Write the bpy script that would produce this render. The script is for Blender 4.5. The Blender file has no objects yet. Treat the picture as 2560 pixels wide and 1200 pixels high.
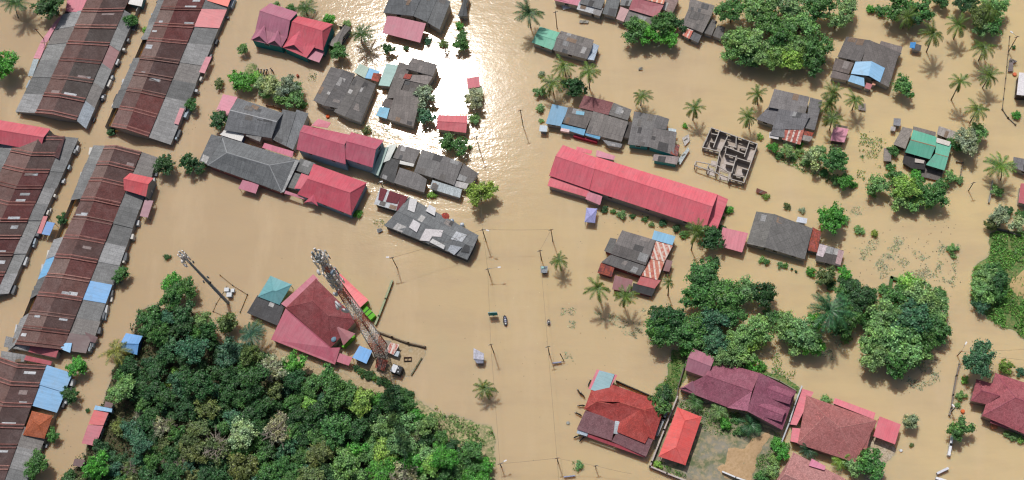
import bpy, math, random
from mathutils import Vector, Matrix, noise

random.seed(11)
C = bpy.context.scene.collection
D = bpy.data

# ------------------------------------------------------------------ camera
H = 300.0                      # flying height over the flood water, metres
FPX, CX, CY = 3200.0, 1280.0, 600.0
NAD = Vector((1575 - CX, 1810 - CY, FPX)).normalized()      # straight down, in camera axes (right, down, forward)
UPC = -NAD
XC = (Vector((1, 0, 0)) - UPC * UPC.x).normalized()
YC = UPC.cross(XC)
def to_world(v): return Vector((XC.dot(v), YC.dot(v), UPC.dot(v)))
cam_data = D.cameras.new('camera')
cam = D.objects.new('camera', cam_data); C.objects.link(cam)
cr, cu, cb = to_world(Vector((1, 0, 0))), to_world(Vector((0, -1, 0))), to_world(Vector((0, 0, -1)))
cam.matrix_world = Matrix(((cr.x, cu.x, cb.x, 0), (cr.y, cu.y, cb.y, 0), (cr.z, cu.z, cb.z, H), (0, 0, 0, 1)))
cam_data.sensor_width = 36.0
cam_data.lens = 36.0 * FPX / 2560.0
cam_data.clip_start = 1.0
cam_data.clip_end = 6000.0
bpy.context.scene.camera = cam

def P(px, py, z=0.0):
    """where the sight line through a pixel of the 2560 x 1200 photograph meets the level plane z"""
    w = to_world(Vector((px - CX, py - CY, FPX)))
    t = (H - z) / -w.z
    return Vector((w.x * t, w.y * t, z))

# ------------------------------------------------------------------ sun, sky, exposure
gl = P(1075, 208)
sun_el = math.atan2(H, gl.length)
sun_dir = Vector((gl.x, gl.y, H)).normalized()
sd = D.lights.new('sun', 'SUN'); sd.energy = 2.95; sd.angle = math.radians(0.53); sd.color = (1.0, 0.955, 0.90)
sun = D.objects.new('sun', sd); C.objects.link(sun)
sun.rotation_euler = sun_dir.to_track_quat('Z', 'Y').to_euler()
sun.location = (0, 0, 400)
world = D.worlds.new("World"); bpy.context.scene.world = world
world.use_nodes = True
wn = world.node_tree.nodes; wl = world.node_tree.links
sky = wn.new('ShaderNodeTexSky'); sky.sky_type = 'NISHITA'; sky.sun_disc = False
sky.sun_elevation = sun_el; sky.sun_rotation = math.atan2(sun_dir.x, sun_dir.y)
sky.air_density = 1.0; sky.dust_density = 4.5
wl.new(sky.outputs[0], wn['Background'].inputs[0]); wn['Background'].inputs[1].default_value = 0.064
vs = bpy.context.scene.view_settings
vs.view_transform = 'Standard'; vs.look = 'None'; vs.exposure = 0.0; vs.gamma = 1.0; vs.use_curve_mapping = False
bpy.context.scene.cycles.filter_width = 1.25

# ------------------------------------------------------------------ materials
def lin(c):
    if isinstance(c, str):
        c = tuple(int(c[i:i + 2], 16) for i in (0, 2, 4))
    f = lambda v: v / 12.92 if v <= 0.04045 else ((v + 0.055) / 1.055) ** 2.4
    return tuple(f(v / 255.0) for v in c)
MATS = {}
class NT:
    def __init__(s, name):
        s.m = D.materials.new(name); s.m.use_nodes = True
        s.t = s.m.node_tree; s.b = s.t.nodes['Principled BSDF']; s.out = s.t.nodes['Material Output']
    def n(s, typ, **kw):
        x = s.t.nodes.new('ShaderNode' + typ)
        for k, v in kw.items():
            if k.startswith('i_'):
                key = k[2:]
                x.inputs[int(key) if key.isdigit() else key.replace('_', ' ')].default_value = v
            else: setattr(x, k, v)
        return x
    def l(s, a, b): s.t.links.new(a, b)
    def mix(s, fac, a, b, mode='MIX'):
        x = s.n('MixRGB', blend_type=mode)
        for i, v in enumerate((fac, a, b)):
            if hasattr(v, 'is_output'): s.l(v, x.inputs[i])
            elif i == 0: x.inputs[0].default_value = v
            else: x.inputs[i].default_value = tuple(v[:3]) + (1,)
        return x.outputs[0]
    def ramp(s, src, *stops):
        x = s.n('ValToRGB'); e = x.color_ramp.elements
        while len(e) < len(stops): e.new(0.5)
        for i, (p, v) in enumerate(stops):
            e[i].position = p; e[i].color = (v, v, v, 1) if not isinstance(v, tuple) else v + (1,)
        s.l(src, x.inputs[0]); return x.outputs[0]
    def noise(s, vec, scale, detail=3.0, rough=0.55):
        x = s.n('TexNoise'); x.inputs['Scale'].default_value = scale; x.inputs['Detail'].default_value = detail
        x.inputs['Roughness'].default_value = rough
        if vec is not None: s.l(vec, x.inputs['Vector'])
        return x.outputs['Fac']
    def mapping(s, vec, scale=(1, 1, 1), rot=(0, 0, 0)):
        x = s.n('Mapping'); x.inputs['Scale'].default_value = scale; x.inputs['Rotation'].default_value = rot
        s.l(vec, x.inputs['Vector']); return x.outputs[0]
    def bump(s, h, strength, dist=0.05):
        x = s.n('Bump'); x.inputs['Strength'].default_value = strength; x.inputs['Distance'].default_value = dist
        s.l(h, x.inputs['Height']); s.l(x.outputs[0], s.b.inputs['Normal'])
    def color(s, c):
        if hasattr(c, 'is_output'): s.l(c, s.b.inputs['Base Color'])
        else: s.b.inputs['Base Color'].default_value = tuple(c[:3]) + (1,)

def dim(c, k): return tuple(v * k for v in c)
def roofmat(kind, col):
    key = (kind, col)
    if key in MATS: return MATS[key]
    c = lin(col); t = NT('%s roof %s' % (kind, col))
    if kind == 'mt': g_ = (c[0] + c[1] + c[2]) / 3; c = tuple(min(0.9, q * 0.93 + 0.042 + g_ * 0.07) for q in c)
    uv = t.n('UVMap').outputs[0]
    oi = t.n('ObjectInfo')
    sh = t.n('VectorMath', operation='MULTIPLY_ADD')
    t.l(oi.outputs['Random'], sh.inputs[0]); sh.inputs[1].default_value = (37, 53, 0); t.l(uv, sh.inputs[2])
    v = sh.outputs[0]
    geo = t.n('NewGeometry').outputs['Position']
    def brick(w, h, mortar, c1, c2, cm, off=0.0):
        b = t.n('TexBrick', offset=off)
        b.inputs['Scale'].default_value = 1.0
        b.inputs['Brick Width'].default_value = w; b.inputs['Row Height'].default_value = h
        b.inputs['Mortar Size'].default_value = mortar; b.inputs['Mortar Smooth'].default_value = 0.3; b.inputs['Bias'].default_value = 0.0
        for nm, cc in (('Color1', c1), ('Color2', c2), ('Mortar', cm)): b.inputs[nm].default_value = tuple(cc) + (1,)
        t.l(v, b.inputs['Vector']); return b
    streak = t.noise(t.mapping(v, (1.6, 0.22, 1)), 1.0, 4)
    blot = t.noise(geo, 0.35, 5, 0.65)
    fine = t.noise(geo, 3.2, 3, 0.6)
    if kind == 'mt':        # painted profiled metal
        b = brick(0.82, 14.0, 0.035, dim(c, 0.97), dim(c, 1.05), dim(c, 0.80))
        x = t.mix(t.ramp(blot, (0.38, 0.0), (0.70, 0.55)), b.outputs['Color'], tuple(0.74 * q + 0.11 for q in c))
        x = t.mix(t.ramp(streak, (0.46, 0.0), (0.74, 0.5)), x, dim(c, 0.62))
        x = t.mix(t.ramp(t.noise(t.mapping(v, (0.5, 0.5, 1)), 1.0, 6, 0.7), (0.56, 0.0), (0.66, 0.45)), x, tuple(0.45 * q + 0.10 for q in c))
        x = t.mix(t.ramp(fine, (0.42, 0.10), (0.62, 0.0)), x, dim(c, 0.5))
        t.color(x); t.b.inputs['Roughness'].default_value = 0.5
        w = t.n('TexWave', wave_type='BANDS', bands_direction='X'); w.inputs['Scale'].default_value = 2.0; t.l(v, w.inputs['Vector'])
        t.bump(w.outputs['Fac'], 0.25, 0.03)
    elif kind == 'as':      # weathered fibre cement or zinc sheets
        b = brick(1.05, 2.1, 0.045, dim(c, 0.84), dim(c, 1.14), dim(c, 0.52))
        x = t.mix(t.ramp(streak, (0.42, 0.0), (0.72, 0.55)), b.outputs['Color'], dim(c, 0.55))
        x = t.mix(t.ramp(blot, (0.40, 0.0), (0.72, 0.45)), x, tuple(min(1, q * 1.35 + 0.02) for q in c))
        x = t.mix(t.ramp(fine, (0.40, 0.45), (0.58, 0.0)), x, dim(c, 0.45))
        t.color(x); t.b.inputs['Roughness'].default_value = 0.75
        w = t.n('TexWave', wave_type='BANDS', bands_direction='X'); w.inputs['Scale'].default_value = 1.9; t.l(v, w.inputs['Vector'])
        t.bump(w.outputs['Fac'], 0.3, 0.03)
    elif kind == 'tl':      # clay or cement tiles, mottled with algae
        b = brick(0.34, 0.36, 0.03, dim(c, 0.80), dim(c, 1.20), dim(c, 0.55), 0.5)
        x = t.mix(t.ramp(streak, (0.45, 0.0), (0.75, 0.5)), b.outputs['Color'], dim(c, 0.5))
        x = t.mix(t.ramp(blot, (0.40, 0.0), (0.66, 0.75)), x, tuple(0.85 * q + 0.05 for q in c))
        x = t.mix(t.ramp(fine, (0.40, 0.5), (0.56, 0.0)), x, dim(c, 0.48))
        x = t.mix(t.ramp(t.noise(geo, 0.8, 6, 0.7), (0.36, 0.65), (0.48, 0.0)), x, dim(c, 0.5))
        t.color(x); t.b.inputs['Roughness'].default_value = 0.8
    elif kind == 'ru':      # bare sheets going rusty, sheet by sheet
        b = brick(0.85, 2.2, 0.05, c, lin('8a3a26'), dim(c, 0.35), 0.25)
        x = t.mix(t.ramp(t.noise(t.mapping(v, (1.4, 0.5, 1)), 1.0, 5), (0.44, 0.0), (0.56, 0.85)), b.outputs['Color'], lin('a8482f'))
        x = t.mix(t.ramp(fine, (0.42, 0.6), (0.56, 0.0)), x, lin('3a2520'))
        t.color(x); t.b.inputs['Roughness'].default_value = 0.7
    elif kind == 'st':      # red rust stripes down white sheets
        b = brick(1.25, 40.0, 0.26, lin('ab4f46'), lin('bd7460'), lin('d2c6be'))
        x = t.mix(t.ramp(t.noise(v, 1.6, 4), (0.46, 0.0), (0.6, 0.8)), b.outputs['Color'], c)
        t.color(x); t.b.inputs['Roughness'].default_value = 0.6
    elif kind == 'pl':      # painted wall, concrete, plastic
        x = t.mix(t.ramp(blot, (0.35, 0.0), (0.75, 0.4)), c, dim(c, 0.7))
        x = t.mix(t.ramp(fine, (0.42, 0.4), (0.6, 0.0)), x, dim(c, 0.55))
        t.color(x); t.b.inputs['Roughness'].default_value = 0.8
    elif kind == 'gl':
        t.color(c); t.b.inputs['Roughness'].default_value = 0.12
    MATS[key] = t.m
    return t.m

def leafmat(name, trans=0.25):
    if name in MATS: return MATS[name]
    t = NT(name)
    oi = t.n('ObjectInfo'); g = t.n('NewGeometry')
    base = oi.outputs['Color']
    k = t.ramp(g.outputs['Random Per Island'], (0.0, 0.4), (0.6, 1.0), (1.0, 2.2))
    x = t.mix(1.0, base, k, 'MULTIPLY')
    big = t.noise(g.outputs['Position'], 0.45, 3)
    x = t.mix(t.ramp(big, (0.42, 0.0), (0.68, 0.5)), x, t.mix(1.0, x, (1.7, 1.35, 0.8), 'MULTIPLY'))
    t.color(x); t.b.inputs['Roughness'].default_value = 0.45
    t.b.inputs['Specular IOR Level'].default_value = 0.5
    tr = t.n('BsdfTranslucent'); t.l(t.mix(1.0, x, (1.2, 1.3, 0.5), 'MULTIPLY'), tr.inputs[0])
    ms = t.n('MixShader'); ms.inputs[0].default_value = trans
    t.l(t.b.outputs[0], ms.inputs[1]); t.l(tr.outputs[0], ms.inputs[2]); t.l(ms.outputs[0], t.out.inputs[0])
    MATS[name] = t.m
    return t.m

# ------------------------------------------------------------------ views of the photograph the layout was measured in
V = dict(A=(0, 0, 3), B=(0, 400, 3), C=(0, 800, 3), D=(480, 0, 3.529), E=(480, 220, 3.529), F=(900, 0, 3.529), G=(900, 340, 3.529),
         H=(400, 600, 3), I=(1300, 0, 3.529), J=(1320, 200, 3), K=(1780, 0, 3.529), L=(2060, 0, 3.53), M=(1860, 200, 2.858),
         N=(1360, 500, 2.609), O=(2000, 540, 2.609), Q=(1400, 800, 2.844), R=(2260, 840, 3.333), S=(0, 0, 1), T=(840, 720, 4.615), U=(1720, 300, 6.315))
def sx(v, x, y):
    o = V[v]; return o[0] + x / o[2], o[1] + y / o[2]
def pt(v, p, z=0.0):
    a, b = sx(v, p[0], p[1]); return P(a, b, z)
def hgt(base, top):
    """height of an upright thing from the pixels of its foot and its top"""
    return H * (1 - P(*base).length / P(*top).length)

# ------------------------------------------------------------------ mesh helpers
def tag(o, label=None, cat=None, group=None, kind=None):
    if label: o['label'] = label
    if cat: o['category'] = cat
    if group: o['group'] = group
    if kind: o['kind'] = kind
    return o
def empty(name, loc, label, cat, group=None):
    o = D.objects.new(name, None); C.objects.link(o); o.location = loc; o.empty_display_size = 0.5
    return tag(o, label, cat, group)
def link(name, me, parent=None, loc=(0, 0, 0)):
    o = D.objects.new(name, me); C.objects.link(o); o.location = loc
    if parent is not None: o.parent = parent
    return o
def uvs(me):
    lay = me.uv_layers.new(name='UVMap')
    for p in me.polygons:
        n = p.normal
        u = Vector((0, 0, 1)).cross(n)
        if u.length < 0.06:
            best = None
            vs_ = [me.vertices[i].co for i in p.vertices]
            for i in range(len(vs_)):
                e = vs_[(i + 1) % len(vs_)] - vs_[i]
                if best is None or e.length > best.length: best = e
            u = best
        if u.length < 1e-6: u = Vector((1, 0, 0))
        u.normalize(); w = n.cross(u)
        for li in p.loop_indices:
            co = me.vertices[me.loops[li].vertex_index].co
            lay.data[li].uv = (co.dot(u), co.dot(w))
def mk(name, verts, faces, m, parent=None, base=Vector((0, 0, 0)), uv=True, smooth=False):
    me = D.meshes.new(name)
    me.from_pydata([tuple(Vector(q) - base) for q in verts], [], faces)
    me.validate(); me.update()
    if smooth:
        for p in me.polygons: p.use_smooth = True
    if uv: uvs(me)
    me.materials.append(m)
    return link(name, me, parent)
def sheet(name, polys, m, parent, base, th=0.10):
    """roof sheet: faces given as lists of world points, made solid downwards"""
    idx = {}; vs_ = []; fs = []
    for poly in polys:
        f = []
        for q in poly:
            k = (round(q.x, 2), round(q.y, 2), round(q.z, 2))
            if k not in idx: idx[k] = len(vs_); vs_.append(Vector(q))
            if idx[k] not in f: f.append(idx[k])
        if len(f) > 2:
            n = Vector()
            for i in range(len(f)): n += vs_[f[i]].cross(vs_[f[(i + 1) % len(f)]])
            if n.z < 0: f.reverse()
            fs.append(f)
    n = len(vs_); cnt = {}
    for f in fs:
        for i in range(len(f)):
            cnt[(f[i], f[(i + 1) % len(f)])] = 1
    bound = [(a, b) for (a, b) in cnt if (b, a) not in cnt]
    allv = vs_ + [q - Vector((0, 0, th)) for q in vs_]
    allf = list(fs) + [[i + n for i in reversed(f)] for f in fs] + [[b, a, a + n, b + n] for a, b in bound]
    o = mk(name, allv, allf, m, parent, base)
    nxt = dict(bound); loop = []
    if bound:
        s = bound[0][0]; q = s
        for _ in range(len(bound)):
            loop.append(vs_[q]); q = nxt.get(q)
            if q is None or q == s: break
    return o, loop
def prism(name, loop, m, parent, base, inset=0.45, z0=-1.0, drop=0.13):
    """walls under a roof outline: tops follow the roof, feet stand below the water"""
    c = sum(loop, Vector()) / len(loop)
    top = []
    for q in loop:
        d = Vector((c.x - q.x, c.y - q.y, 0)); L = d.length
        if L > 1e-3: d *= min(inset, L * 0.35) / L
        top.append(Vector((q.x + d.x, q.y + d.y, q.z - drop - 0.06)))
    n = len(top); bot = [Vector((q.x, q.y, z0)) for q in top]
    fs = [[i, (i + 1) % n, (i + 1) % n + n, i + n] for i in range(n)]
    mk(name, top + bot, [f[::-1] for f in fs], m, parent, base)
    return top
def boxv(c, dx, dy, z0, z1, ax=Vector((1, 0, 0))):
    """8 corners of an upright box, ax = its long direction"""
    ax = Vector((ax.x, ax.y, 0)).normalized(); ay = Vector((-ax.y, ax.x, 0))
    c = Vector((c[0], c[1], 0)); r = []
    for z in (z0, z1):
        for a, b in ((-1, -1), (1, -1), (1, 1), (-1, 1)):
            r.append(c + ax * (a * dx / 2) + ay * (b * dy / 2) + Vector((0, 0, z)))
    return r
BF = [[0, 3, 2, 1], [4, 5, 6, 7], [0, 1, 5, 4], [1, 2, 6, 5], [2, 3, 7, 6], [3, 0, 4, 7]]
class MB:
    def __init__(s): s.v = []; s.f = []
    def box(s, *a, **k):
        n = len(s.v); s.v += boxv(*a, **k); s.f += [[i + n for i in f] for f in BF]; return s
    def tube(s, pts, rads, k=8, cap=True):
        n0 = len(s.v); m = len(pts)
        for i, p in enumerate(pts):
            p = Vector(p)
            d = (Vector(pts[min(i + 1, m - 1)]) - Vector(pts[max(i - 1, 0)])).normalized()
            a = d.cross(Vector((0, 0, 1)) if abs(d.z) < 0.9 else Vector((1, 0, 0))).normalized(); b = d.cross(a)
            r = rads[i] if isinstance(rads, (list, tuple)) else rads
            for j in range(k):
                t = 2 * math.pi * j / k; s.v.append(p + a * (r * math.cos(t)) + b * (r * math.sin(t)))
        for i in range(m - 1):
            for j in range(k):
                s.f.append([n0 + i * k + j, n0 + i * k + (j + 1) % k, n0 + (i + 1) * k + (j + 1) % k, n0 + (i + 1) * k + j])
        if cap:
            s.f.append([n0 + j for j in range(k)][::-1]); s.f.append([n0 + (m - 1) * k + j for j in range(k)])
        return s
    def quad(s, *q):
        n = len(s.v); s.v += [Vector(x) for x in q]; s.f.append(list(range(n, n + len(q)))); return s
    def build(s, name, m, parent=None, base=Vector((0, 0, 0)), uv=True, smooth=False):
        return mk(name, s.v, s.f, m, parent, base, uv, smooth)

# ------------------------------------------------------------------ buildings
class Bld:
    def __init__(s, name, label, cat, view, at, wall='b9b3aa', group=None, win=3):
        s.v = view; s.base = pt(view, at, 0); s.root = empty(name, s.base, label, cat, group)
        s.wall = wall; s.nwin = win; s.k = 0
    def _walls(s, loop, wall, inset=0.45):
        if wall is False: return
        w = s.wall if wall is None else wall
        if w is False: return
        if w == 'posts':
            c = sum(loop, Vector()) / len(loop)
            for q in loop:
                p = q + (c - q) * 0.08
                MB().tube([(p.x, p.y, -1), (p.x, p.y, q.z - 0.12)], 0.07, 6).build('post', roofmat('pl', '8a8580'), s.root, s.base)
            return
        top = prism('wall', loop, roofmat('pl', w), s.root, s.base, inset)
        cc = sum(top, Vector()) / len(top)
        n = len(top); made = 0
        for i in range(n):
            a, b = top[i], top[(i + 1) % n]
            L = Vector((b.x - a.x, b.y - a.y, 0)).length; zt = min(a.z, b.z)
            if L < 3.2 or zt < 1.2 or made >= s.nwin: continue
            mid = (a + b) / 2
            out = Vector(((b - a).y, -(b - a).x, 0)).normalized()
            if out.dot(Vector((mid.x - cc.x, mid.y - cc.y, 0))) < 0: out = -out
            if out.dot(Vector((-mid.x, -mid.y, 0))) < 0: continue       # the side turned to the lane
            k = max(1, min(3, int(L / 4.5)))
            for j in range(k):
                if made >= s.nwin: break
                c = a + (b - a) * ((j + 0.5) / k)
                f = MB().box(c + out * 0.015, 1.3, 0.09, zt - 1.15, zt - 0.2, ax=b - a).build('window', roofmat('pl', 'd8d6d0'), s.root, s.base)
                MB().box(c + out * 0.03, 1.1, 0.10, zt - 1.05, zt - 0.3, ax=b - a).build('pane', roofmat('gl', '20262a'), f, s.base)
                made += 1
        s.nwin -= made
    def m(s, pts, z, kind, col, part='roof', wall=None, th=0.1, label=None, v=None):
        """single sheet; z one height or one per corner"""
        s.k += 1
        zs = z if isinstance(z, (list, tuple)) else [z] * len(pts)
        q = [pt(v or s.v, p, h + s.k * 0.003) for p, h in zip(pts, zs)]
        o, loop = sheet(part, [q], roofmat(kind, col), s.root, s.base, th)
        if label: o['label'] = label
        if kind == 'as' and len(q) == 4 and wall is not False: s.patches(*q, 2 if (q[1] - q[0]).length > 5 else 1, kind)
        s._walls(loop, wall); return s
    def g(s, c, z, r, zr, kind, col, part='roof', hip=False, wall=None, label=None, cap=None, v=None):
        """ridged roof: corners back-left, back-right, front-right, front-left; ridge left, right"""
        s.k += 1; e = s.k * 0.003; v = v or s.v
        zz = z if isinstance(z, (list, tuple)) else [z] * 4
        a, b, cc, d = [pt(v, p, h + e) for p, h in zip(c, zz)]
        r1, r2 = [pt(v, p, zr + e) for p in r]
        faces = [[a, b, r2, r1], [cc, d, r1, r2]]
        if hip in (True, 'right'): faces.append([b, cc, r2])
        if hip in (True, 'left'): faces.append([d, a, r1])
        o, loop = sheet(part, faces, roofmat(kind, col), s.root, s.base)
        if label: o['label'] = label
        if kind == 'as' and not hip: s.patches(a, b, r2, r1, 3, kind); s.patches(r1, r2, cc, d, 3, kind)
        s._walls(loop, wall)
        lines = [(r1, r2)]
        if hip in (True, 'right'): lines += [(r2, b), (r2, cc)]
        if hip in (True, 'left'): lines += [(r1, a), (r1, d)]
        mb = MB()
        for p, q in lines:
            d_ = q - p; sd_ = Vector((-d_.y, d_.x, 0)).normalized() * 0.16
            up = Vector((0, 0, 0.05)); lo = Vector((0, 0, -0.06))
            mb.quad(p - sd_ + lo, q - sd_ + lo, q + up, p + up); mb.quad(p + up, q + up, q + sd_ + lo, p + sd_ + lo)
        mb.build('ridge_cap', roofmat('pl' if kind == 'as' else kind, cap or col), s.root, s.base)
        return s
    def patches(s, a, b, c, d, n, kind):
        """sheets replaced at another time: lighter, darker or rusty rectangles lying on a slope a-b-c-d"""
        r = random.Random(int(abs(a.x * 71 + a.y * 37)) + n); L = (b - a).length; Wd = (d - a).length
        if L < 3 or Wd < 1.6: return
        for _ in range(n):
            w = r.uniform(0.8, 2.6) / L; h = r.uniform(0.9, 2.2) / Wd
            if w > 0.6 or h > 0.8: continue
            u = r.uniform(0.02, 0.98 - w); v = r.choice((0.02, r.uniform(0.02, 0.98 - h), 0.98 - h))
            f = lambda x, y: a.lerp(b, x).lerp(d.lerp(c, x), y) + Vector((0, 0, 0.035 + 0.004 * _))
            col = r.choice(('9a9b9c', '58595b', '8d8683', 'b4b3b2', '4d4c4d', '85705f', '6f6c6a')) if kind == 'as' else None
            if col: sheet('roof_patch', [[f(u, v), f(u + w, v), f(u + w, v + h), f(u, v + h)]], roofmat('as', col), s.root, s.base, 0.02)
    def box(s, part, p, dx, dy, z0, z1, kind, col, rot=0, v=None):
        q = pt(v or s.v, p, z1)
        MB().box(q, dx, dy, z0, z1, ax=Vector((math.cos(rot), math.sin(rot), 0))).build(part, roofmat(kind, col), s.root, s.base); return s

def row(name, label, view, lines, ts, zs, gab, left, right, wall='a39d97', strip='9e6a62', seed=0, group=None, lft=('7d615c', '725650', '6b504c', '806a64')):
    """a terrace: five long lines (left eave, left gutter, ridge, right gutter, right eave), each (bottom, top); ts = cuts between the units"""
    rnd = random.Random(seed)
    zl = [zs[0], zs[1], zs[3], zs[1], zs[0]]
    base = pt(view, lines[2][0], 0)
    root = empty(name, base, label, 'terrace', group)
    W = [(pt(view, a, z), pt(view, b, z)) for (a, b), z in zip(lines, zl)]
    def at(i, t, z=None, push=0.0):
        q = W[i][0].lerp(W[i][1], t)
        if push: d = (W[4][0] - W[0][0]); d.z = 0; q = q + d.normalized() * push
        return Vector((q.x, q.y, q.z if z is None else z))
    n = len(ts) - 1
    for u in range(n):
        t0, t1 = ts[u], ts[u + 1]
        dz = rnd.uniform(-0.12, 0.12)
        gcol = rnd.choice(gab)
        up = Vector((0, 0, dz))
        A0, A1 = at(1, t0, zs[2]) + up, at(1, t1, zs[2]) + up
        R0, R1 = at(2, t0) + up, at(2, t1) + up
        B0, B1 = at(3, t0, zs[2]) + up, at(3, t1, zs[2]) + up
        lcol = rnd.choice(lft)  # lighter left tiles: sun-side brightness put into the colour, beside the slopes' own hues
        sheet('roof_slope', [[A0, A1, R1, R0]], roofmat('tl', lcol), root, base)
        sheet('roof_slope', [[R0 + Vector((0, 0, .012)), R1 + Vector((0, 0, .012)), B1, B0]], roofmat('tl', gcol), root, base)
        for _ in range(rnd.choice((0, 1, 1, 2))):      # replaced pale or darker sheets next to the party walls
            ta = t0 + (t1 - t0) * rnd.choice((0.06, 0.08, 0.70, 0.5)); tb_ = ta + (t1 - t0) * rnd.uniform(0.10, 0.22)
            j0 = rnd.uniform(0.05, 0.5); j1 = j0 + rnd.uniform(0.25, 0.5)
            (X, Y) = ((1, 2), (3, 2))[rnd.random() < 0.65]
            e_ = Vector((0, 0, 0.05 + dz))
            zz_ = {1: zs[2], 3: zs[2], 2: zl[2]}
            q = [at(X, ta, zz_[X]).lerp(at(Y, ta, zz_[Y]), j0) + e_, at(X, tb_, zz_[X]).lerp(at(Y, tb_, zz_[Y]), j0) + e_, at(X, tb_, zz_[X]).lerp(at(Y, tb_, zz_[Y]), j1) + e_, at(X, ta, zz_[X]).lerp(at(Y, ta, zz_[Y]), j1) + e_]
            sheet('skylight_sheet', [q], roofmat('as', rnd.choice(['b9bfc6', 'a9adb2', 'c9cdd2', '9a8a88'])), root, base, 0.04)
        for side, cols in ((0, left), (1, right)):
            c = cols[u] if u < len(cols) else cols[-1]
            if c is None: continue
            kind, col = c[0], c[1]
            out = (c[2] if len(c) > 2 else 0.0) + rnd.uniform(-0.15, 0.25)
            e = 0.004 * u + rnd.choice((-0.12, 0, 0, 0.1))
            if kind == 'as' and rnd.random() < 0.5: col = rnd.choice(('8a8c8c', '757778', '6b6d6e', '9a9c9e', '7f7c7a'))
            i, o_, sgn = (1, 0, -1) if side == 0 else (3, 4, 1)
            q = [at(i, t0, zs[1] + e), at(i, t1, zs[1] + e), at(o_, t1, zs[0] + e, sgn * out), at(o_, t0, zs[0] + e, sgn * out)]
            sheet('lean_to_roof', [q], roofmat(kind, col), root, base)
            for _c in range(rnd.choice((1, 1, 2, 3))):      # clutter under the eave: pipes, tanks, boxed extensions
                k = t0 + (t1 - t0) * rnd.uniform(0.2, 0.8)
                p = at(o_, k, 0, sgn * (out + 0.35))
                MB().box(p, rnd.uniform(0.4, 1.0), rnd.uniform(0.6, 2.4), -0.8, rnd.uniform(0.7, 1.6), ax=W[4][0] - W[0][0]).build(
                    'lean_to_box', roofmat('pl', rnd.choice(['c4c8cc', '8e9296', '6b6f74', 'a5b4c0', 'd6d4ce', '50545a'])), root, base)
    for u in range(n + 1):
        d = (W[2][1] - W[2][0]); L = d.length; w = 0.30 / L; t = ts[u] + (2.1 * w if u == 0 else -2.1 * w if u == n else 0)
        strip_ = strip if rnd.random() < 0.6 else rnd.choice(('7d4f48', 'ab7c72', '8a665e'))
        for off, hh in ((-1.5 * w, 0.24), (1.5 * w, 0.14)):
            vv = []
            for i, z in ((1, zs[2]), (2, zl[2]), (3, zs[2])):
                for tt in (t + off - w * 0.5, t + off + w * 0.5):
                    q = at(i, tt, z); vv += [q + Vector((0, 0, hh)), q + Vector((0, 0, -0.25))]
            f = []
            for k in (0, 4):
                f += [[k, k + 2, k + 6, k + 4], [k, k + 4, k + 5, k + 1], [k + 2, k + 3, k + 7, k + 6]]
            f += [[0, 1, 3, 2], [8, 10, 11, 9]]
            mk('party_wall', vv, f, roofmat('tl', strip_), root, base)
    t0, t1 = ts[0], ts[-1]
    lo = [at(0, t0), at(1, t0, zs[1]), at(1, t0, zs[2]), at(2, t0), at(3, t0, zs[2]), at(3, t0, zs[1]), at(4, t0)]
    hi = [at(0, t1), at(1, t1, zs[1]), at(1, t1, zs[2]), at(2, t1), at(3, t1, zs[2]), at(3, t1, zs[1]), at(4, t1)]
    top = prism('wall', lo + hi[::-1], roofmat('pl', wall), root, base, 0.5)
    rs = (W[4][0] - W[0][0]); rs.z = 0; rs.normalize()
    for u in range(n):
        k = (ts[u] + ts[u + 1]) / 2
        p = at(4, k, 0, -0.42)
        f = MB().box(p, 0.12, 1.6, 0.2, zs[0] - 0.35, ax=rs).build('window', roofmat('pl', 'd0d2d2'), root, base)
        MB().box(p + rs * 0.02, 0.12, 1.35, 0.3, zs[0] - 0.45, ax=rs).build('pane', roofmat('gl', '20262a'), f, base)
    return root, at

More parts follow.
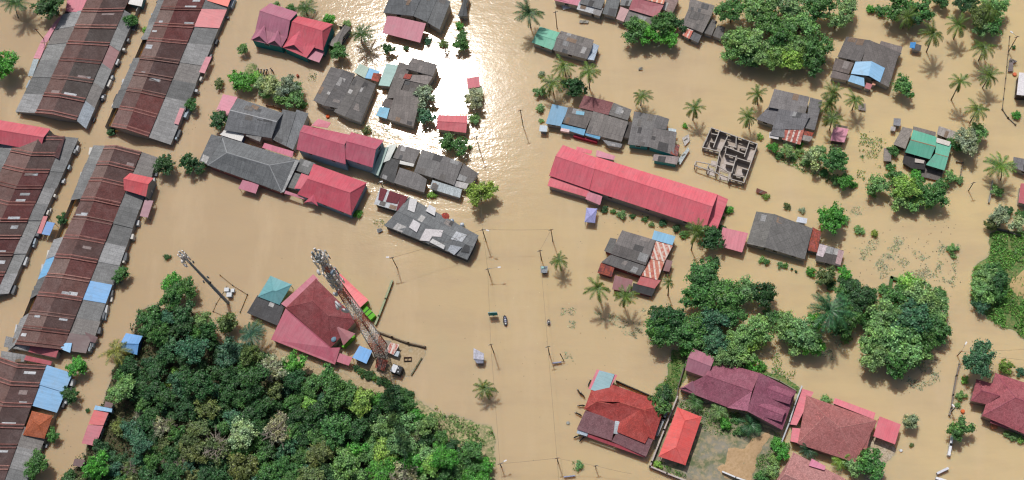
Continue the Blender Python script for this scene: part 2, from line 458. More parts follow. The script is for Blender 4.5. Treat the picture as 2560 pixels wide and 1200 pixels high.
# ------------------------------------------------------------------ the setting: flood water, ground, land that stands clear of it
def water_mat():
    t = NT('muddy flood water')
    pos = t.n('NewGeometry').outputs['Position']
    big = t.noise(t.mapping(pos, (0.011, 0.016, 0.011), (0, 0, 0.5)), 1.0, 4, 0.5)
    sep = t.n('SeparateXYZ'); t.l(pos, sep.inputs[0])
    mr = t.n('MapRange'); mr.inputs['From Min'].default_value = -100; mr.inputs['From Max'].default_value = 75
    t.l(sep.outputs['X'], mr.inputs['Value'])
    base = t.mix(mr.outputs[0], lin(WATER_W), lin(WATER_E))
    x = t.mix(t.ramp(big, (0.38, 0.0), (0.68, 0.55)), base, lin(WATER_S))
    sw = t.noise(t.mapping(pos, (0.05, 0.17, 0.1), (0, 0, 0.3)), 1.0, 5, 0.6)
    x = t.mix(t.ramp(sw, (0.45, 0.0), (0.75, 0.40)), x, lin('a8937a'))
    sw2 = t.noise(t.mapping(pos, (0.09, 0.022, 0.1), (0, 0, 0.12)), 1.0, 6, 0.65)
    x = t.mix(t.ramp(sw2, (0.50, 0.0), (0.70, 0.35)), x, lin('c8b394'))
    gg = t.noise(t.mapping(pos, (0.03, 0.03, 0.1)), 1.0, 5, 0.6)
    x = t.mix(t.ramp(gg, (0.56, 0.0), (0.72, 0.30)), x, lin('a79f80'))
    t.color(x)
    t.b.inputs['Roughness'].default_value = WATER_R
    t.b.inputs['IOR'].default_value = 1.33; t.b.inputs['Specular IOR Level'].default_value = 0.29
    t.b.inputs['Subsurface Weight'].default_value = 0.85
    t.b.inputs['Subsurface Radius'].default_value = (1.0, 0.5, 0.15)
    t.b.inputs['Subsurface Scale'].default_value = 1.5
    t.b.subsurface_method = 'BURLEY'
    n1 = t.noise(t.mapping(pos, (1.3, 2.0, 1.0), (0, 0, 0.25)), 1.0, 3, 0.6)
    n2 = t.noise(t.mapping(pos, (0.25, 0.55, 0.3), (0, 0, -0.2)), 1.0, 2, 0.5)
    ad = t.n('Math', operation='MULTIPLY_ADD'); t.l(n2, ad.inputs[0]); ad.inputs[1].default_value = 2.0; t.l(n1, ad.inputs[2])
    # rougher where the current runs down the road
    cur = t.noise(t.mapping(pos, (0.02, 0.02, 0.02)), 1.0, 2)
    s = t.ramp(cur, (0.35, 0.35), (0.65, 1.0))
    bp = t.n('Bump'); bp.inputs['Distance'].default_value = 0.019; t.l(s, bp.inputs['Strength'])
    t.l(ad.outputs[0], bp.inputs['Height']); t.l(bp.outputs[0], t.b.inputs['Normal'])
    return t.m
WATER_W, WATER_E, WATER_S, WATER_R = 'ae9878', 'c9b488', 'b9a48a', 0.095
mc = P(1280, 600)
def bigplane(name, z, half, m):
    v = [(mc.x - half, mc.y - half, z), (mc.x + half, mc.y - half, z), (mc.x + half, mc.y + half, z), (mc.x - half, mc.y + half, z)]
    o = mk(name, v, [[0, 1, 2, 3]], m, None, Vector((0, 0, 0)), uv=False); o['kind'] = 'structure'; return o
bigplane('water', 0.0, 3000, water_mat())
t_ = NT('drowned soil'); t_.color(lin('7a6a50')); t_.b.inputs['Roughness'].default_value = 0.95
bigplane('ground', -1.6, 3000, t_.m)

def landmat(name, a, b, c, sc=0.35):
    t = NT(name); pos = t.n('NewGeometry').outputs['Position']
    n1 = t.noise(pos, sc, 5, 0.65); n2 = t.noise(pos, sc * 5, 4, 0.6)
    x = t.mix(t.ramp(n1, (0.40, 0.0), (0.60, 1.0)), lin(a), lin(b))
    x = t.mix(t.ramp(n2, (0.45, 0.0), (0.62, 0.85)), x, lin(c))
    t.color(x); t.b.inputs['Roughness'].default_value = 0.95; t.bump(n2, 0.6, 0.12); return t.m
def inside(x, y, poly):
    r = False; j = len(poly) - 1
    for i in range(len(poly)):
        (xi, yi), (xj, yj) = poly[i], poly[j]
        if (yi > y) != (yj > y) and x < (xj - xi) * (y - yi) / (yj - yi) + xi: r = not r
        j = i
    return r
def edge_dist(x, y, poly):
    best = 1e9
    for i in range(len(poly)):
        ax, ay = poly[i]; bx, by = poly[(i + 1) % len(poly)]
        dx, dy = bx - ax, by - ay; L = dx * dx + dy * dy or 1e-9
        t = max(0, min(1, ((x - ax) * dx + (y - ay) * dy) / L))
        best = min(best, math.hypot(x - ax - t * dx, y - ay - t * dy))
    return best
def worldpoly(view, pts): return [tuple(pt(view, p)[:2]) for p in pts]
def land(name, view, pts, m, h=0.35, step=0.8, wob=1.0, dips=0.25):
    """a low rise: a grid that dips under the water at its uneven edge"""
    poly = worldpoly(view, pts)
    x0 = min(p[0] for p in poly) - 3; x1 = max(p[0] for p in poly) + 3
    y0 = min(p[1] for p in poly) - 3; y1 = max(p[1] for p in poly) + 3
    nx = int((x1 - x0) / step) + 1; ny = int((y1 - y0) / step) + 1
    vs_ = []; keep = []
    for j in range(ny):
        for i in range(nx):
            x = x0 + i * step; y = y0 + j * step
            d = edge_dist(x, y, poly); d = d if inside(x, y, poly) else -d
            d += wob * noise.noise(Vector((x * 0.22, y * 0.22, 3))) * 1.6 + wob * 0.5 * noise.noise(Vector((x * 0.9, y * 0.9, 7)))
            z = max(-0.9, min(h, d * 0.28)) + dips * noise.noise(Vector((x * 0.3, y * 0.3, 12))) + 0.07 * noise.noise(Vector((x, y, 5)))
            vs_.append((x, y, z))
    fs = []
    for j in range(ny - 1):
        for i in range(nx - 1):
            q = [j * nx + i, j * nx + i + 1, (j + 1) * nx + i + 1, (j + 1) * nx + i]
            if max(vs_[k][2] for k in q) > -0.3: fs.append(q)
    used = sorted({k for f in fs for k in f}); re = {k: i for i, k in enumerate(used)}
    o = mk(name, [vs_[k] for k in used], [[re[k] for k in f] for f in fs], m, None, Vector((0, 0, 0)), uv=False, smooth=True)
    o['kind'] = 'structure'; return o

soil = landmat('forest floor', '4a4030', '5c5a3c', '3a3a24')
scrub = landmat('pale scrubby bank', '8f8a68', '5f7a44', 'b8a884')
yardm = landmat('yard soil', '8b877a', '66704f', 'a39478', 0.22)
grassm = landmat('grass bank', '4f7a3c', '5f7440', '8a8558')
gravelm = landmat('pale gravel', 'b3a288', 'c4b8a4', '8b7c68', 0.6)
mudm = landmat('wet mud', 'ac9878', '9f8c6c', 'b5a488')
FOREST = [(345, 800), (375, 768), (470, 778), (520, 800), (545, 858), (640, 862), (690, 905), (780, 935), (850, 955), (940, 985), (1015, 985), (1060, 1035), (1110, 1085),
          (1180, 1120), (1215, 1150), (1225, 1215), (1235, 1290), (120, 1290), (165, 1195), (205, 1140), (238, 1075), (262, 1000), (285, 940), (300, 890), (335, 850)]
land('forest_floor', 'S', FOREST, soil, 0.5, 1.2)
land('bank', 'S', [(1000, 975), (1060, 1020), (1150, 1045), (1225, 1070), (1240, 1105), (1235, 1150), (1248, 1200), (1250, 1290), (1050, 1290), (960, 1050)], scrub, 0.3, 0.7)
land('track', 'S', [(690, 878), (760, 905), (850, 930), (960, 962), (1000, 985), (960, 1000), (850, 968), (740, 935), (690, 915)], mudm, 0.06, 0.7, 0.7, 0.1)
land('yard', 'Q', [(850, 545), (830, 600), (650, 1010), (640, 1040), (900, 1138), (1480, 1250), (1540, 1040), (1600, 880), (1500, 770), (1350, 690), (1000, 600)], yardm, 0.30, 0.6, 0.8, 0.3)
land('grass_spit', 'Q', [(690, 500), (800, 230), (900, 255), (880, 420), (840, 560), (760, 580)], grassm, 0.3, 0.6)
land('north_verge', 'Q', [(1180, 300), (1330, 330), (1500, 370), (1700, 480), (1680, 520), (1400, 420)], grassm, 0.3, 0.6)
land('gravel_court', 'Q', [(2230, 850), (2400, 890), (2330, 1010), (2270, 1138), (2200, 1138), (2130, 1000)], gravelm, 0.25, 0.6)
land('grass_bank', 'S', [(2478, 585), (2640, 570), (2640, 860), (2545, 838), (2480, 808), (2436, 775), (2428, 720), (2440, 670), (2468, 650)], grassm, 0.35, 0.8)
land('raised_pad', 'D', [(505, 575), (545, 545), (590, 585), (560, 640), (740, 680), (720, 740), (380, 760), (420, 690)], scrub, 0.25, 0.5)
land('compound_floor', 'H', [(1560, 700), (1640, 680), (1980, 800), (1990, 860), (1870, 1020), (1700, 1000), (1450, 940), (1440, 900), (1560, 860)], mudm, 0.08, 0.6, 0.6, 0.2)

land('puddle_shore', 'Q', [(1060, 1000), (1170, 985), (1180, 880), (1290, 885), (1400, 800), (1490, 770), (1520, 830), (1450, 930), (1420, 1060), (1370, 1190), (1160, 1150), (1070, 1080)], landmat('wet yellow mud', 'b89c7a', 'b09472', 'a58a66'), 0.42, 0.5, 0.9, 0.12)
land('mud_flat', 'S', [(2535, 665), (2640, 650), (2640, 755), (2530, 752), (2510, 700)], landmat('pale mud flat', 'b39c70', 'a79a6c', 'bda278'), 0.45, 0.7, 2.6)

# ------------------------------------------------------------------ buildings: the four terraces on the left
LG, MG, DG = ('as', '8f9091'), ('as', '7c7e7f'), ('as', '666869')
BR = ['7a4f4e', '6c4143', '74494a', '65393d', '764c4d', '6f4546']
def ycut(line, ys):
    (x0, y0), (x1, y1) = line
    return [(y - y0) / (y1 - y0) for y in ys]
rd = ((385, 858), (785, -35))
row('terrace_row', 'brown tiled terrace with a pink awning strip, left of the two at the top left', 'A',
    [((118, 838), (520, 0)), ((265, 850), (668, -35)), rd, ((575, 905), (985, -45)), ((642, 965), (1062, 0))],
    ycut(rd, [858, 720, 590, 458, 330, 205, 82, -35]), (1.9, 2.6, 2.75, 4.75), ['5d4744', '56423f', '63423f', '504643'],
    [LG, LG, MG, MG, LG, LG, None], [('as', '96a0aa'), ('as', '8b95a0'), ('as', '8a8d90'), ('mt', '7a2c36'), MG, LG, None], seed=1)
rd = ((945, 972), (1352, -35))
row('terrace_row', 'maroon tiled terrace with a pinkish red patch, right of the two at the top left', 'A',
    [((775, 960), (1205, -35)), ((835, 955), (1248, -35)), rd, ((1115, 1030), (1555, -35)), ((1280, 1085), (1745, -35))],
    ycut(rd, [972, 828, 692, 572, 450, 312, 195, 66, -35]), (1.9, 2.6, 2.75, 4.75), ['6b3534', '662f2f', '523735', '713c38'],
    [None, MG, MG, MG, None, MG, MG, MG], [LG, LG, DG, DG, LG, LG, ('mt', 'c9545e'), MG], seed=2)
rd = ((262, 1400), (872, -112))
row('terrace_row', 'longest maroon terrace, with bright blue, pale zinc and red sections facing open water', 'B',
    [((55, 1440), (698, -112)), ((115, 1385), (790, -108)), rd, ((470, 1425), (1062, -62)), ((662, 1450), (1185, -20))],
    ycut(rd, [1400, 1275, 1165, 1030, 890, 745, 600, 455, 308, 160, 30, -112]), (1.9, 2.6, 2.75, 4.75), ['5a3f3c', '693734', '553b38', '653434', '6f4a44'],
    [LG, LG, None, ('as', '858788'), ('mt', '5fa9da'), MG, None, None, MG, MG, MG],
    [('mt', '4c262c', -0.8), MG, MG, ('mt', '4f9fdd'), MG, ('as', '8f8f8f'), ('as', 'adadb0'), ('as', 'adadb0'), ('as', 'a8a8ac'), LG, ('as', 'b2b2b6')], seed=3)
rd = ((-250, 1010), (300, -180))
row('terrace_row', 'maroon terrace with narrow grey lean-tos, cut off by the left photo edge', 'B',
    [((-560, 900), (40, -230)), ((-420, 950), (150, -205)), rd, ((-30, 1010), (487, -175)), ((62, 1000), (588, -165))],
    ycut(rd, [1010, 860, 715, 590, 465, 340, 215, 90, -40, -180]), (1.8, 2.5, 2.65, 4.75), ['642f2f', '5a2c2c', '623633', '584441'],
    [MG], [MG, MG, LG, ('as', 'a2a4a4'), MG, LG, ('as', 'a9abab'), MG, MG], seed=4)
rd = ((-215, 1260), (140, 325))
row('terrace_row', 'terrace with two bright blue lean-tos and an orange porch, bottom left corner', 'C',
    [((-520, 1150), (-140, 230)), ((-400, 1200), (-20, 270)), rd, ((15, 1260), (352, 338)), ((170, 1290), (545, 400))],
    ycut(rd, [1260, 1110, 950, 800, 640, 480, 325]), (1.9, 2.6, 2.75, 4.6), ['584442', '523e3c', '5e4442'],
    [MG], [LG, LG, LG, None, ('mt', '5b9fd2'), ('mt', '5b9fd2')], seed=5)
b = Bld('porch', 'hipped orange clay tiled porch at the edge of the bottom left terrace', 'porch', 'C', (290, 790), wall='a58a78')
b.g([(240, 682), (396, 718), (332, 890), (172, 862)], 2.9, [(255, 765), (292, 790)], 4.0, 'tl', 'b4623f', hip=True)
b = Bld('row_end_shed', 'grey hipped shed with pink and red sheet roofs between two terraces on the left', 'shed', 'C', (210, 250))
b.m([(45, 120), (235, 170), (215, 235), (28, 200)], [2.3, 2.4, 2.1, 2.0], *LG)
b.m([(235, 178), (438, 228), (420, 282), (212, 238)], [2.8, 2.8, 2.4, 2.4], 'mt', 'a83444')
b.m([(195, 265), (390, 310), (380, 340), (180, 300)], [2.6, 2.6, 2.3, 2.3], 'mt', 'b54452')
b.m([(10, 230), (195, 262), (180, 312), (0, 320)], [2.5, 2.5, 2.1, 2.1], *LG)
b = Bld('lean_to_shed', 'maroon sheet roof with a small sky blue roof below the longest terrace', 'shed', 'C', (600, 120))
b.m([(540, 172), (440, 172), (448, 215), (525, 245)][::-1], [2.9, 2.9, 2.7, 2.7], 'mt', '6fb0e0', 'blue_roof', wall=False)
b.m([(640, 90), (735, 130), (712, 172), (622, 150)], [2.1, 2.0, 1.8, 1.9], 'mt', '57272d')
# raised red roofs among the terraces
b = Bld('rooftop_house', 'red gabled metal roof raised over the back of the longest terrace', 'house', 'B', (1020, 190), wall='9a9c9e')
b.g([(975, 97), (1152, 135), (1095, 275), (930, 225)], 3.7, [(925, 140), (1112, 182)], 5.0, 'mt', 'd2434c')
b = Bld('house', 'long red metal gable at the left edge between two terraces', 'house', 'A', (150, 1020), wall='93979c')
b.g([(-60, 890), (378, 965), (300, 1132), (-90, 1062)], 3.4, [(-80, 962), (328, 1030)], 5.3, 'mt', 'cf4a5c')
b = Bld('shed', 'weathered maroon and grey lean-to beside the long red gable on the left', 'shed', 'A', (470, 1090))
b.m([(388, 1005), (488, 1030), (440, 1190), (350, 1150)], [3.0, 2.9, 2.9, 3.0], 'tl', '4f2a2c')
b = Bld('awning', 'pink sheet awning along the outer side of the top left terrace', 'awning', 'A', (350, 290), wall='posts')
b.m([(425, 145), (468, 108), (352, 318), (300, 320)], [2.0, 2.2, 2.2, 2.0], 'mt', 'c4768a')
b.m([(300, 325), (348, 325), (300, 440), (250, 436)], [1.9, 2.1, 2.1, 1.9], 'mt', 'cc7c8e')
b.m([(250, 442), (292, 445), (245, 570), (208, 568)], [1.8, 2.0, 2.0, 1.8], 'as', 'a7b4ba')
b = Bld('house', 'pink metal roof at the top edge beside the top left terrace and a dark tree', 'house', 'A', (570, 20))
b.m([(508, -40), (668, -40), (608, 92), (492, 84)], [2.4, 2.6, 2.6, 2.4], 'mt', 'c2556e')
b = Bld('shed', 'small white shed with teal side above the first lane at the top edge', 'shed', 'A', (1010, 15), wall='4d7f86')
b.m([(965, -40), (1085, -40), (1060, 48), (960, 28)], 2.3, 'mt', 'd5d3d0')
b = Bld('shed', 'flat orange red roof at the top edge next to the maroon terrace', 'shed', 'A', (1630, 15))
b.m([(1555, -45), (1745, -45), (1708, 50), (1555, 5)], [2.9, 2.7, 2.6, 2.8], 'mt', 'ee5840')
for lab, q, col in (('pink sheet awning hung on the water side of the maroon top left terrace', [(1545, 425), (1588, 425), (1535, 550), (1492, 540)], 'cb6f80'),
                    ('small pink awning at the lower end of the maroon top left terrace', [(1350, 808), (1384, 815), (1338, 935), (1305, 925)], 'd07f8a')):
    b = Bld('awning', lab, 'awning', 'A', q[2], wall='posts'); b.m(q, [2.5, 2.2, 2.2, 2.5], 'mt', col)
for lab, q, col in (('narrow red awning beside a blue one over the second lane on the left', [(325, 420), (358, 422), (310, 552), (278, 548)], 'c4525c'),
                    ('bright blue awning reaching over the second lane on the left', [(352, 460), (412, 472), (372, 566), (312, 555)], '3f84c9'),
                    ('dull maroon awning next to the pale zinc roofs facing the open water', [(1085, 300), (1150, 305), (1108, 432), (1048, 420)], '8f5668')):
    b = Bld('awning', lab, 'awning', 'B', q[2], wall='posts'); b.m(q, [2.5, 2.3, 2.3, 2.5], 'mt', col)
b = Bld('house', 'red and dull pink roofed long house half hidden under the left edge of the forest', 'house', 'C', (700, 800), wall='9aa5ad')
b.m([(705, 675), (815, 695), (775, 790), (662, 782)], [2.9, 2.6, 2.6, 2.9], 'mt', 'cc3f46')
b.m([(660, 786), (775, 794), (715, 945), (612, 925)], [2.9, 2.6, 2.6, 2.9], 'mt', 'b4485f')
b.m([(715, 640), (842, 665), (838, 692), (704, 672)], 3.0, 'mt', '79b3dc', 'blue_roof')
b.m([(790, 610), (850, 625), (838, 660), (780, 650)], 2.4, 'mt', '5d2f36', 'back_roof')
b = Bld('shed', 'dark maroon shed with a white edge below the wood, bottom left lane', 'shed', 'C', (585, 1065))
b.m([(560, 1040), (640, 1050), (610, 1105), (545, 1090)], 2.2, 'mt', '53282d')
b = Bld('shed', 'blue gabled shed tucked against the forest behind a yellowing palm', 'shed', 'C', (980, 180), wall='2b5a8a')
b.g([(945, 98), (1070, 120), (1028, 262), (905, 225)], 2.3, [(905, 172), (1040, 180)], 3.3, 'mt', '4f9add')

# ---- north middle: the double house and its neighbours
b = Bld('house', 'large two part pink and red house with four front gables and teal walls', 'house', 'D', (850, 350), wall='1f8a8c', win=6)
b.g([(690, 28), (932, 108), (838, 338), (560, 262)], 4.6, [(597, 93), (866, 180)], 7.0, 'mt', 'b46580', 'roof')
b.m([(576, 240), (838, 330), (790, 415), (518, 352)], [4.9, 4.9, 3.7, 3.7], 'mt', 'b0607a', 'eave_roof')
def dormer(b, view, apex, fl, fr, fp, za, zf, zp, col):
    """a small gable standing on a slope: apex on the slope, two eave corners and the front peak"""
    a, l, r, p = pt(view, apex, za), pt(view, fl, zf), pt(view, fr, zf), pt(view, fp, zp)
    sheet('gable_roof', [[a, l, p], [a, p, r]], roofmat('mt', col), b.root, b.base)
    k = (a - p) * 0.10
    mk('gable_wall', [l + k, r + k, p + k], [[0, 1, 2]], roofmat('pl', '8a6670'), b.root, b.base)
dormer(b, 'D', (640, 222), (516, 356), (665, 388), (592, 318), 5.9, 3.75, 5.2, 'bb6a86')
dormer(b, 'D', (765, 258), (662, 388), (790, 420), (728, 358), 5.9, 3.75, 5.2, 'bb6a86')
b.g([(935, 140), (1242, 212), (1155, 445), (845, 345)], 4.2, [(882, 190), (1146, 270)], 6.3, 'mt', 'd04458', 'roof', hip='right')
b.m([(850, 330), (1090, 400), (1010, 510), (798, 418)], [4.5, 4.5, 3.4, 3.4], 'mt', 'cf4057', 'eave_roof')
dormer(b, 'D', (965, 236), (800, 420), (985, 480), (900, 395), 5.7, 3.5, 5.2, 'd84b62')
b.m([(1070, 425), (1168, 458), (1122, 552), (1008, 512)], [3.3, 3.2, 2.9, 3.0], 'mt', 'b8607c', 'porch_roof', wall='posts')
b = Bld('shed', 'small weathered grey and pink streaked shed right of the large pink house', 'shed', 'D', (1300, 320), wall='5d6a70')
b.g([(1290, 212), (1405, 242), (1312, 438), (1198, 392)], 2.2, [(1350, 222), (1258, 412)], 3.1, 'as', '85807c')
b = Bld('house', 'house of four long dark grey roof strips beside the white sun glare', 'house', 'D', (1350, 850))
b.g([(1070, 886), (1226, 590), (1440, 652), (1292, 956)], 2.5, [(1160, 930), (1340, 618)], 3.5, 'as', '6d6b6b')
b.g([(1250, 985), (1448, 662), (1625, 742), (1488, 1082)], 2.4, [(1352, 1030), (1530, 700)], 3.3, 'as', '676564')
b = Bld('shed', 'row of small pale green, blue, rusty red and teal roofs between two grey houses', 'shed', 'D', (1600, 650))
b.m([(1480, 560), (1562, 598), (1525, 690), (1430, 636)], [2.7, 2.7, 2.3, 2.3], 'mt', 'a3bfb0')
b.m([(1562, 598), (1662, 630), (1592, 698), (1524, 688)], [2.5, 2.5, 2.3, 2.3], 'mt', '58aede')
b.m([(1600, 642), (1676, 652), (1642, 722), (1580, 704)], [2.6, 2.6, 2.5, 2.5], 'ru', 'c4504e')
b.m([(1716, 560), (1822, 576), (1742, 762), (1645, 752)], [2.9, 2.8, 2.6, 2.6], 'mt', '86b3ad')
b = Bld('house', 'cluttered grey house at the left rim of the sun glare, pale tree over its side', 'house', 'F', (400, 830))
b.m([(345, 546), (450, 578), (330, 860), (232, 870)], [3.4, 3.4, 3.0, 2.6], 'as', '75706d')
b.m([(462, 508), (684, 570), (645, 672), (402, 606)], [4.0, 3.8, 3.5, 3.7], 'as', '787371')
b.m([(350, 652), (648, 668), (598, 748), (342, 690)], [3.4, 3.3, 3.0, 3.2], 'as', '938b88')
b.m([(400, 648), (460, 658), (440, 698), (378, 690)], [3.5, 3.5, 3.4, 3.4], 'ru', 'b2494d', 'rusty_patch', wall=False)
b.m([(345, 700), (602, 752), (530, 832), (325, 786)], [2.9, 2.9, 2.6, 2.7], 'as', '5f5a58')
b.m([(322, 782), (545, 832), (470, 1118), (242, 1050)], [3.2, 3.0, 2.5, 2.5], 'as', '7a7471')
b.m([(225, 868), (318, 888), (280, 960), (188, 932)], [2.5, 2.5, 2.3, 2.3], 'as', '6a6260')
b.m([(178, 940), (262, 955), (236, 1048), (140, 1018)], [2.3, 2.3, 2.0, 1.9], 'mt', '68b3d4', 'blue_roof')
b = Bld('house', 'dark grey roofed house with a pink front roof at the top middle edge', 'house', 'F', (430, 120), win=4)
b.m([(262, -30), (545, -30), (470, 140), (203, 112)], [4.6, 4.4, 3.6, 3.8], 'as', '63676b')
b.m([(545, -30), (690, -30), (592, 194), (472, 142)], [4.3, 4.2, 3.4, 3.5], 'as', '666a6d')
b.m([(690, -30), (800, 12), (702, 262), (594, 198)], [4.1, 4.0, 3.2, 3.3], 'as', '6b6e70')
b.m([(242, 130), (582, 206), (530, 376), (198, 290)], [3.0, 3.0, 2.4, 2.4], 'mt', 'b4546e', 'porch_roof', wall='posts')
b = Bld('shed', 'narrow dark grey hut at the top edge left of the road', 'shed', 'F', (910, 80))
b.g([(880, -40), (965, -40), (950, 145), (862, 140)], 2.2, [(925, -40), (905, 143)], 3.0, 'as', '5f6264')
b = Bld('hut', 'small hut with a red roof and a green side roof standing in the sun glare', 'hut', 'F', (1010, 780))
b.m([(942, 690), (1050, 674), (1058, 766), (952, 782)], [2.6, 2.6, 2.3, 2.3], 'mt', 'c4485c')
b.m([(958, 778), (1076, 764), (1088, 846), (964, 842)], [2.1, 2.1, 1.9, 1.9], 'mt', '76905a', 'green_roof')
b = Bld('shed', 'red metal hut with a low ridge at the foot of the sun glare', 'shed', 'F', (810, 1080))
b.g([(690, 1014), (946, 1022), (936, 1172), (674, 1140)], 2.3, [(680, 1070), (944, 1085)], 3.0, 'mt', 'cc5560')

# ---- the grey and pink group in the middle
b = Bld('house', 'grey gabled house with a pink left roof, behind the big grey hip roof', 'house', 'E', (550, 320), win=4)
b.g([(405, 88), (806, 222), (702, 442), (284, 372)], 3.3, [(334, 195), (748, 298)], 4.9, 'as', '73767a', cap='b5b8bc')
b.m([(800, 188), (920, 214), (828, 512), (705, 452)], [3.4, 3.2, 2.5, 2.6], 'as', '6e7174')
b.m([(922, 190), (1028, 224), (892, 546), (822, 508)], [3.1, 2.9, 2.3, 2.4], 'as', '777b7f')
b.m([(500, 366), (622, 400), (600, 474), (474, 422)], [3.4, 3.4, 2.9, 2.9], 'as', '8b8a89')
b.m([(275, 54), (402, 80), (312, 246), (214, 196)], [2.7, 2.8, 2.6, 2.5], 'mt', 'c9708a', 'pink_roof')
b = Bld('shed', 'white flat sheet roof with a blue edge squeezed between two grey houses', 'shed', 'E', (350, 420), wall='5f7fb0')
b.m([(285, 368), (462, 414), (436, 472), (244, 412)], 2.5, 'pl', 'e2e2e0')
b = Bld('awning', 'long pink sheet roof between the grey gable and the big grey hip roof', 'awning', 'E', (760, 545), wall='posts')
b.m([(640, 484), (896, 560), (886, 612), (618, 526)], [2.7, 2.7, 2.4, 2.4], 'mt', 'd06a86')
b = Bld('house', 'big grey hip roofed hall with a small pink porch facing the open water', 'hall', 'E', (470, 700), wall='8f5a58', win=4)
b.g([(262, 425), (942, 636), (792, 922), (138, 682)], 2.9, [(306, 570), (682, 682)], 5.2, 'as', '717578', hip=True, cap='9da1a4')
b.m([(170, 408), (268, 430), (150, 684), (62, 642)], [3.1, 3.3, 2.8, 2.5], 'as', '6a6d70', 'left_roof')
b.m([(905, 640), (946, 640), (812, 916), (778, 926)], [3.2, 3.2, 2.9, 2.9], 'as', 'a2a5a6', 'gutter_roof', wall=False)
b.m([(446, 810), (592, 850), (562, 932), (408, 886)], [2.6, 2.6, 2.2, 2.2], 'mt', 'b9607c', 'porch_roof', wall='posts')
b = Bld('shed', 'two dull grey lean-to roofs between the grey hip roof and a red house', 'shed', 'E', (970, 720))
b.m([(958, 618), (1090, 664), (1024, 764), (905, 724)], [2.7, 2.7, 2.4, 2.4], 'as', '767878')
b.m([(905, 745), (966, 762), (912, 892), (828, 872)], [2.5, 2.5, 2.3, 2.3], 'as', '737675')
b = Bld('house', 'two storey crimson pink gabled house with pale blue walls near the sun glare', 'house', 'E', (1260, 560), wall='9fb4c0', win=6)
b.g([(985, 325), (1392, 412), (1356, 672), (922, 542)], 5.0, [(952, 384), (1346, 502)], 6.8, 'mt', 'b94460')
b.g([(1402, 388), (1692, 464), (1592, 702), (1340, 622)], 5.2, [(1362, 470), (1622, 542)], 7.1, 'mt', 'b84360')
b.m([(1115, 270), (1226, 306), (1196, 352), (1050, 332)], [5.3, 5.2, 5.6, 5.6], 'mt', 'bd4b66', 'back_roof', wall=False)
b = Bld('shed', 'pale green and white translucent roof strips between the crimson house and the grey house', 'shed', 'G', (190, 230), wall='7d9a9a')
b.m([(196, 110), (250, 92), (160, 350), (100, 325)], [3.4, 3.4, 2.8, 2.8], 'mt', '8fb0a8')
b.m([(252, 82), (330, 70), (262, 212), (190, 240)], [3.1, 3.2, 2.9, 2.8], 'mt', 'c4cdc8')
b = Bld('house', 'red dutch gabled house with a grey annex at the right end of the middle group', 'house', 'E', (1230, 900), wall='8aa3bb', win=6)
b.g([(1072, 668), (1542, 836), (1402, 1122), (928, 936)], 3.2, [(1020, 800), (1392, 922)], 5.6, 'mt', 'c83a54', hip='right')
b.m([(966, 752), (1042, 778), (1002, 892), (902, 886)], [3.6, 3.7, 3.1, 3.0], 'mt', 'd04a62', 'side_roof')
dormer(b, 'E', (1075, 938), (986, 1012), (1112, 1042), (1052, 1000), 4.2, 2.9, 3.5, 'cc4560')
b.m([(818, 902), (930, 940), (1000, 985), (812, 930)], [2.6, 2.7, 2.6, 2.5], 'mt', 'b9607a', 'strip_roof', wall=False)
b = Bld('house', 'dull grey patchwork roofed house with white valley strips below the sun glare', 'house', 'G', (560, 300), win=4)
b.m([(345, 75), (534, 125), (480, 242), (290, 192)], [3.3, 3.2, 2.9, 3.0], 'as', '7b7877')
b.m([(245, 190), (348, 212), (300, 418), (172, 366)], [2.8, 2.8, 2.3, 2.2], 'as', '4f5051')
b.m([(350, 278), (512, 330), (590, 382), (566, 498), (298, 412)], [2.9, 2.9, 2.8, 2.3, 2.3], 'as', '7a7878')
b.m([(546, 118), (742, 178), (640, 368), (478, 316)], [3.4, 3.4, 2.8, 2.8], 'as', '7a7979')
b.m([(742, 176), (906, 236), (830, 434), (642, 366)], [3.4, 3.3, 2.7, 2.8], 'as', '767474')
b.m([(910, 240), (1046, 332), (985, 424), (842, 384)], [2.9, 2.8, 2.5, 2.6], 'as', '6c6968')
b.m([(352, 215), (480, 245), (470, 270), (348, 245)], 3.1, 'pl', 'd8d8d4', 'white_strip', wall=False)
b.m([(640, 388), (900, 470), (882, 546), (612, 462)], [2.4, 2.3, 2.0, 2.1], 'as', 'b4bfc4', 'porch_roof')
b.m([(838, 392), (960, 420), (935, 470), (822, 440)], [2.5, 2.5, 2.3, 2.3], 'as', 'c0bebe', 'pale_roof', wall=False)
b = Bld('house', 'grey house patched with white sheets and maroon panels standing alone in the open water', 'house', 'G', (620, 790), wall='5a5d5e', win=5)
b.g([(432, 538), (1048, 878), (948, 1092), (212, 790)], 2.4, [(330, 660), (1000, 985)], 3.3, 'as', '73777a')
b.m([(178, 452), (424, 536), (352, 668), (122, 600)], [2.7, 2.8, 2.4, 2.2], 'as', 'c3c8cc', 'white_roof')
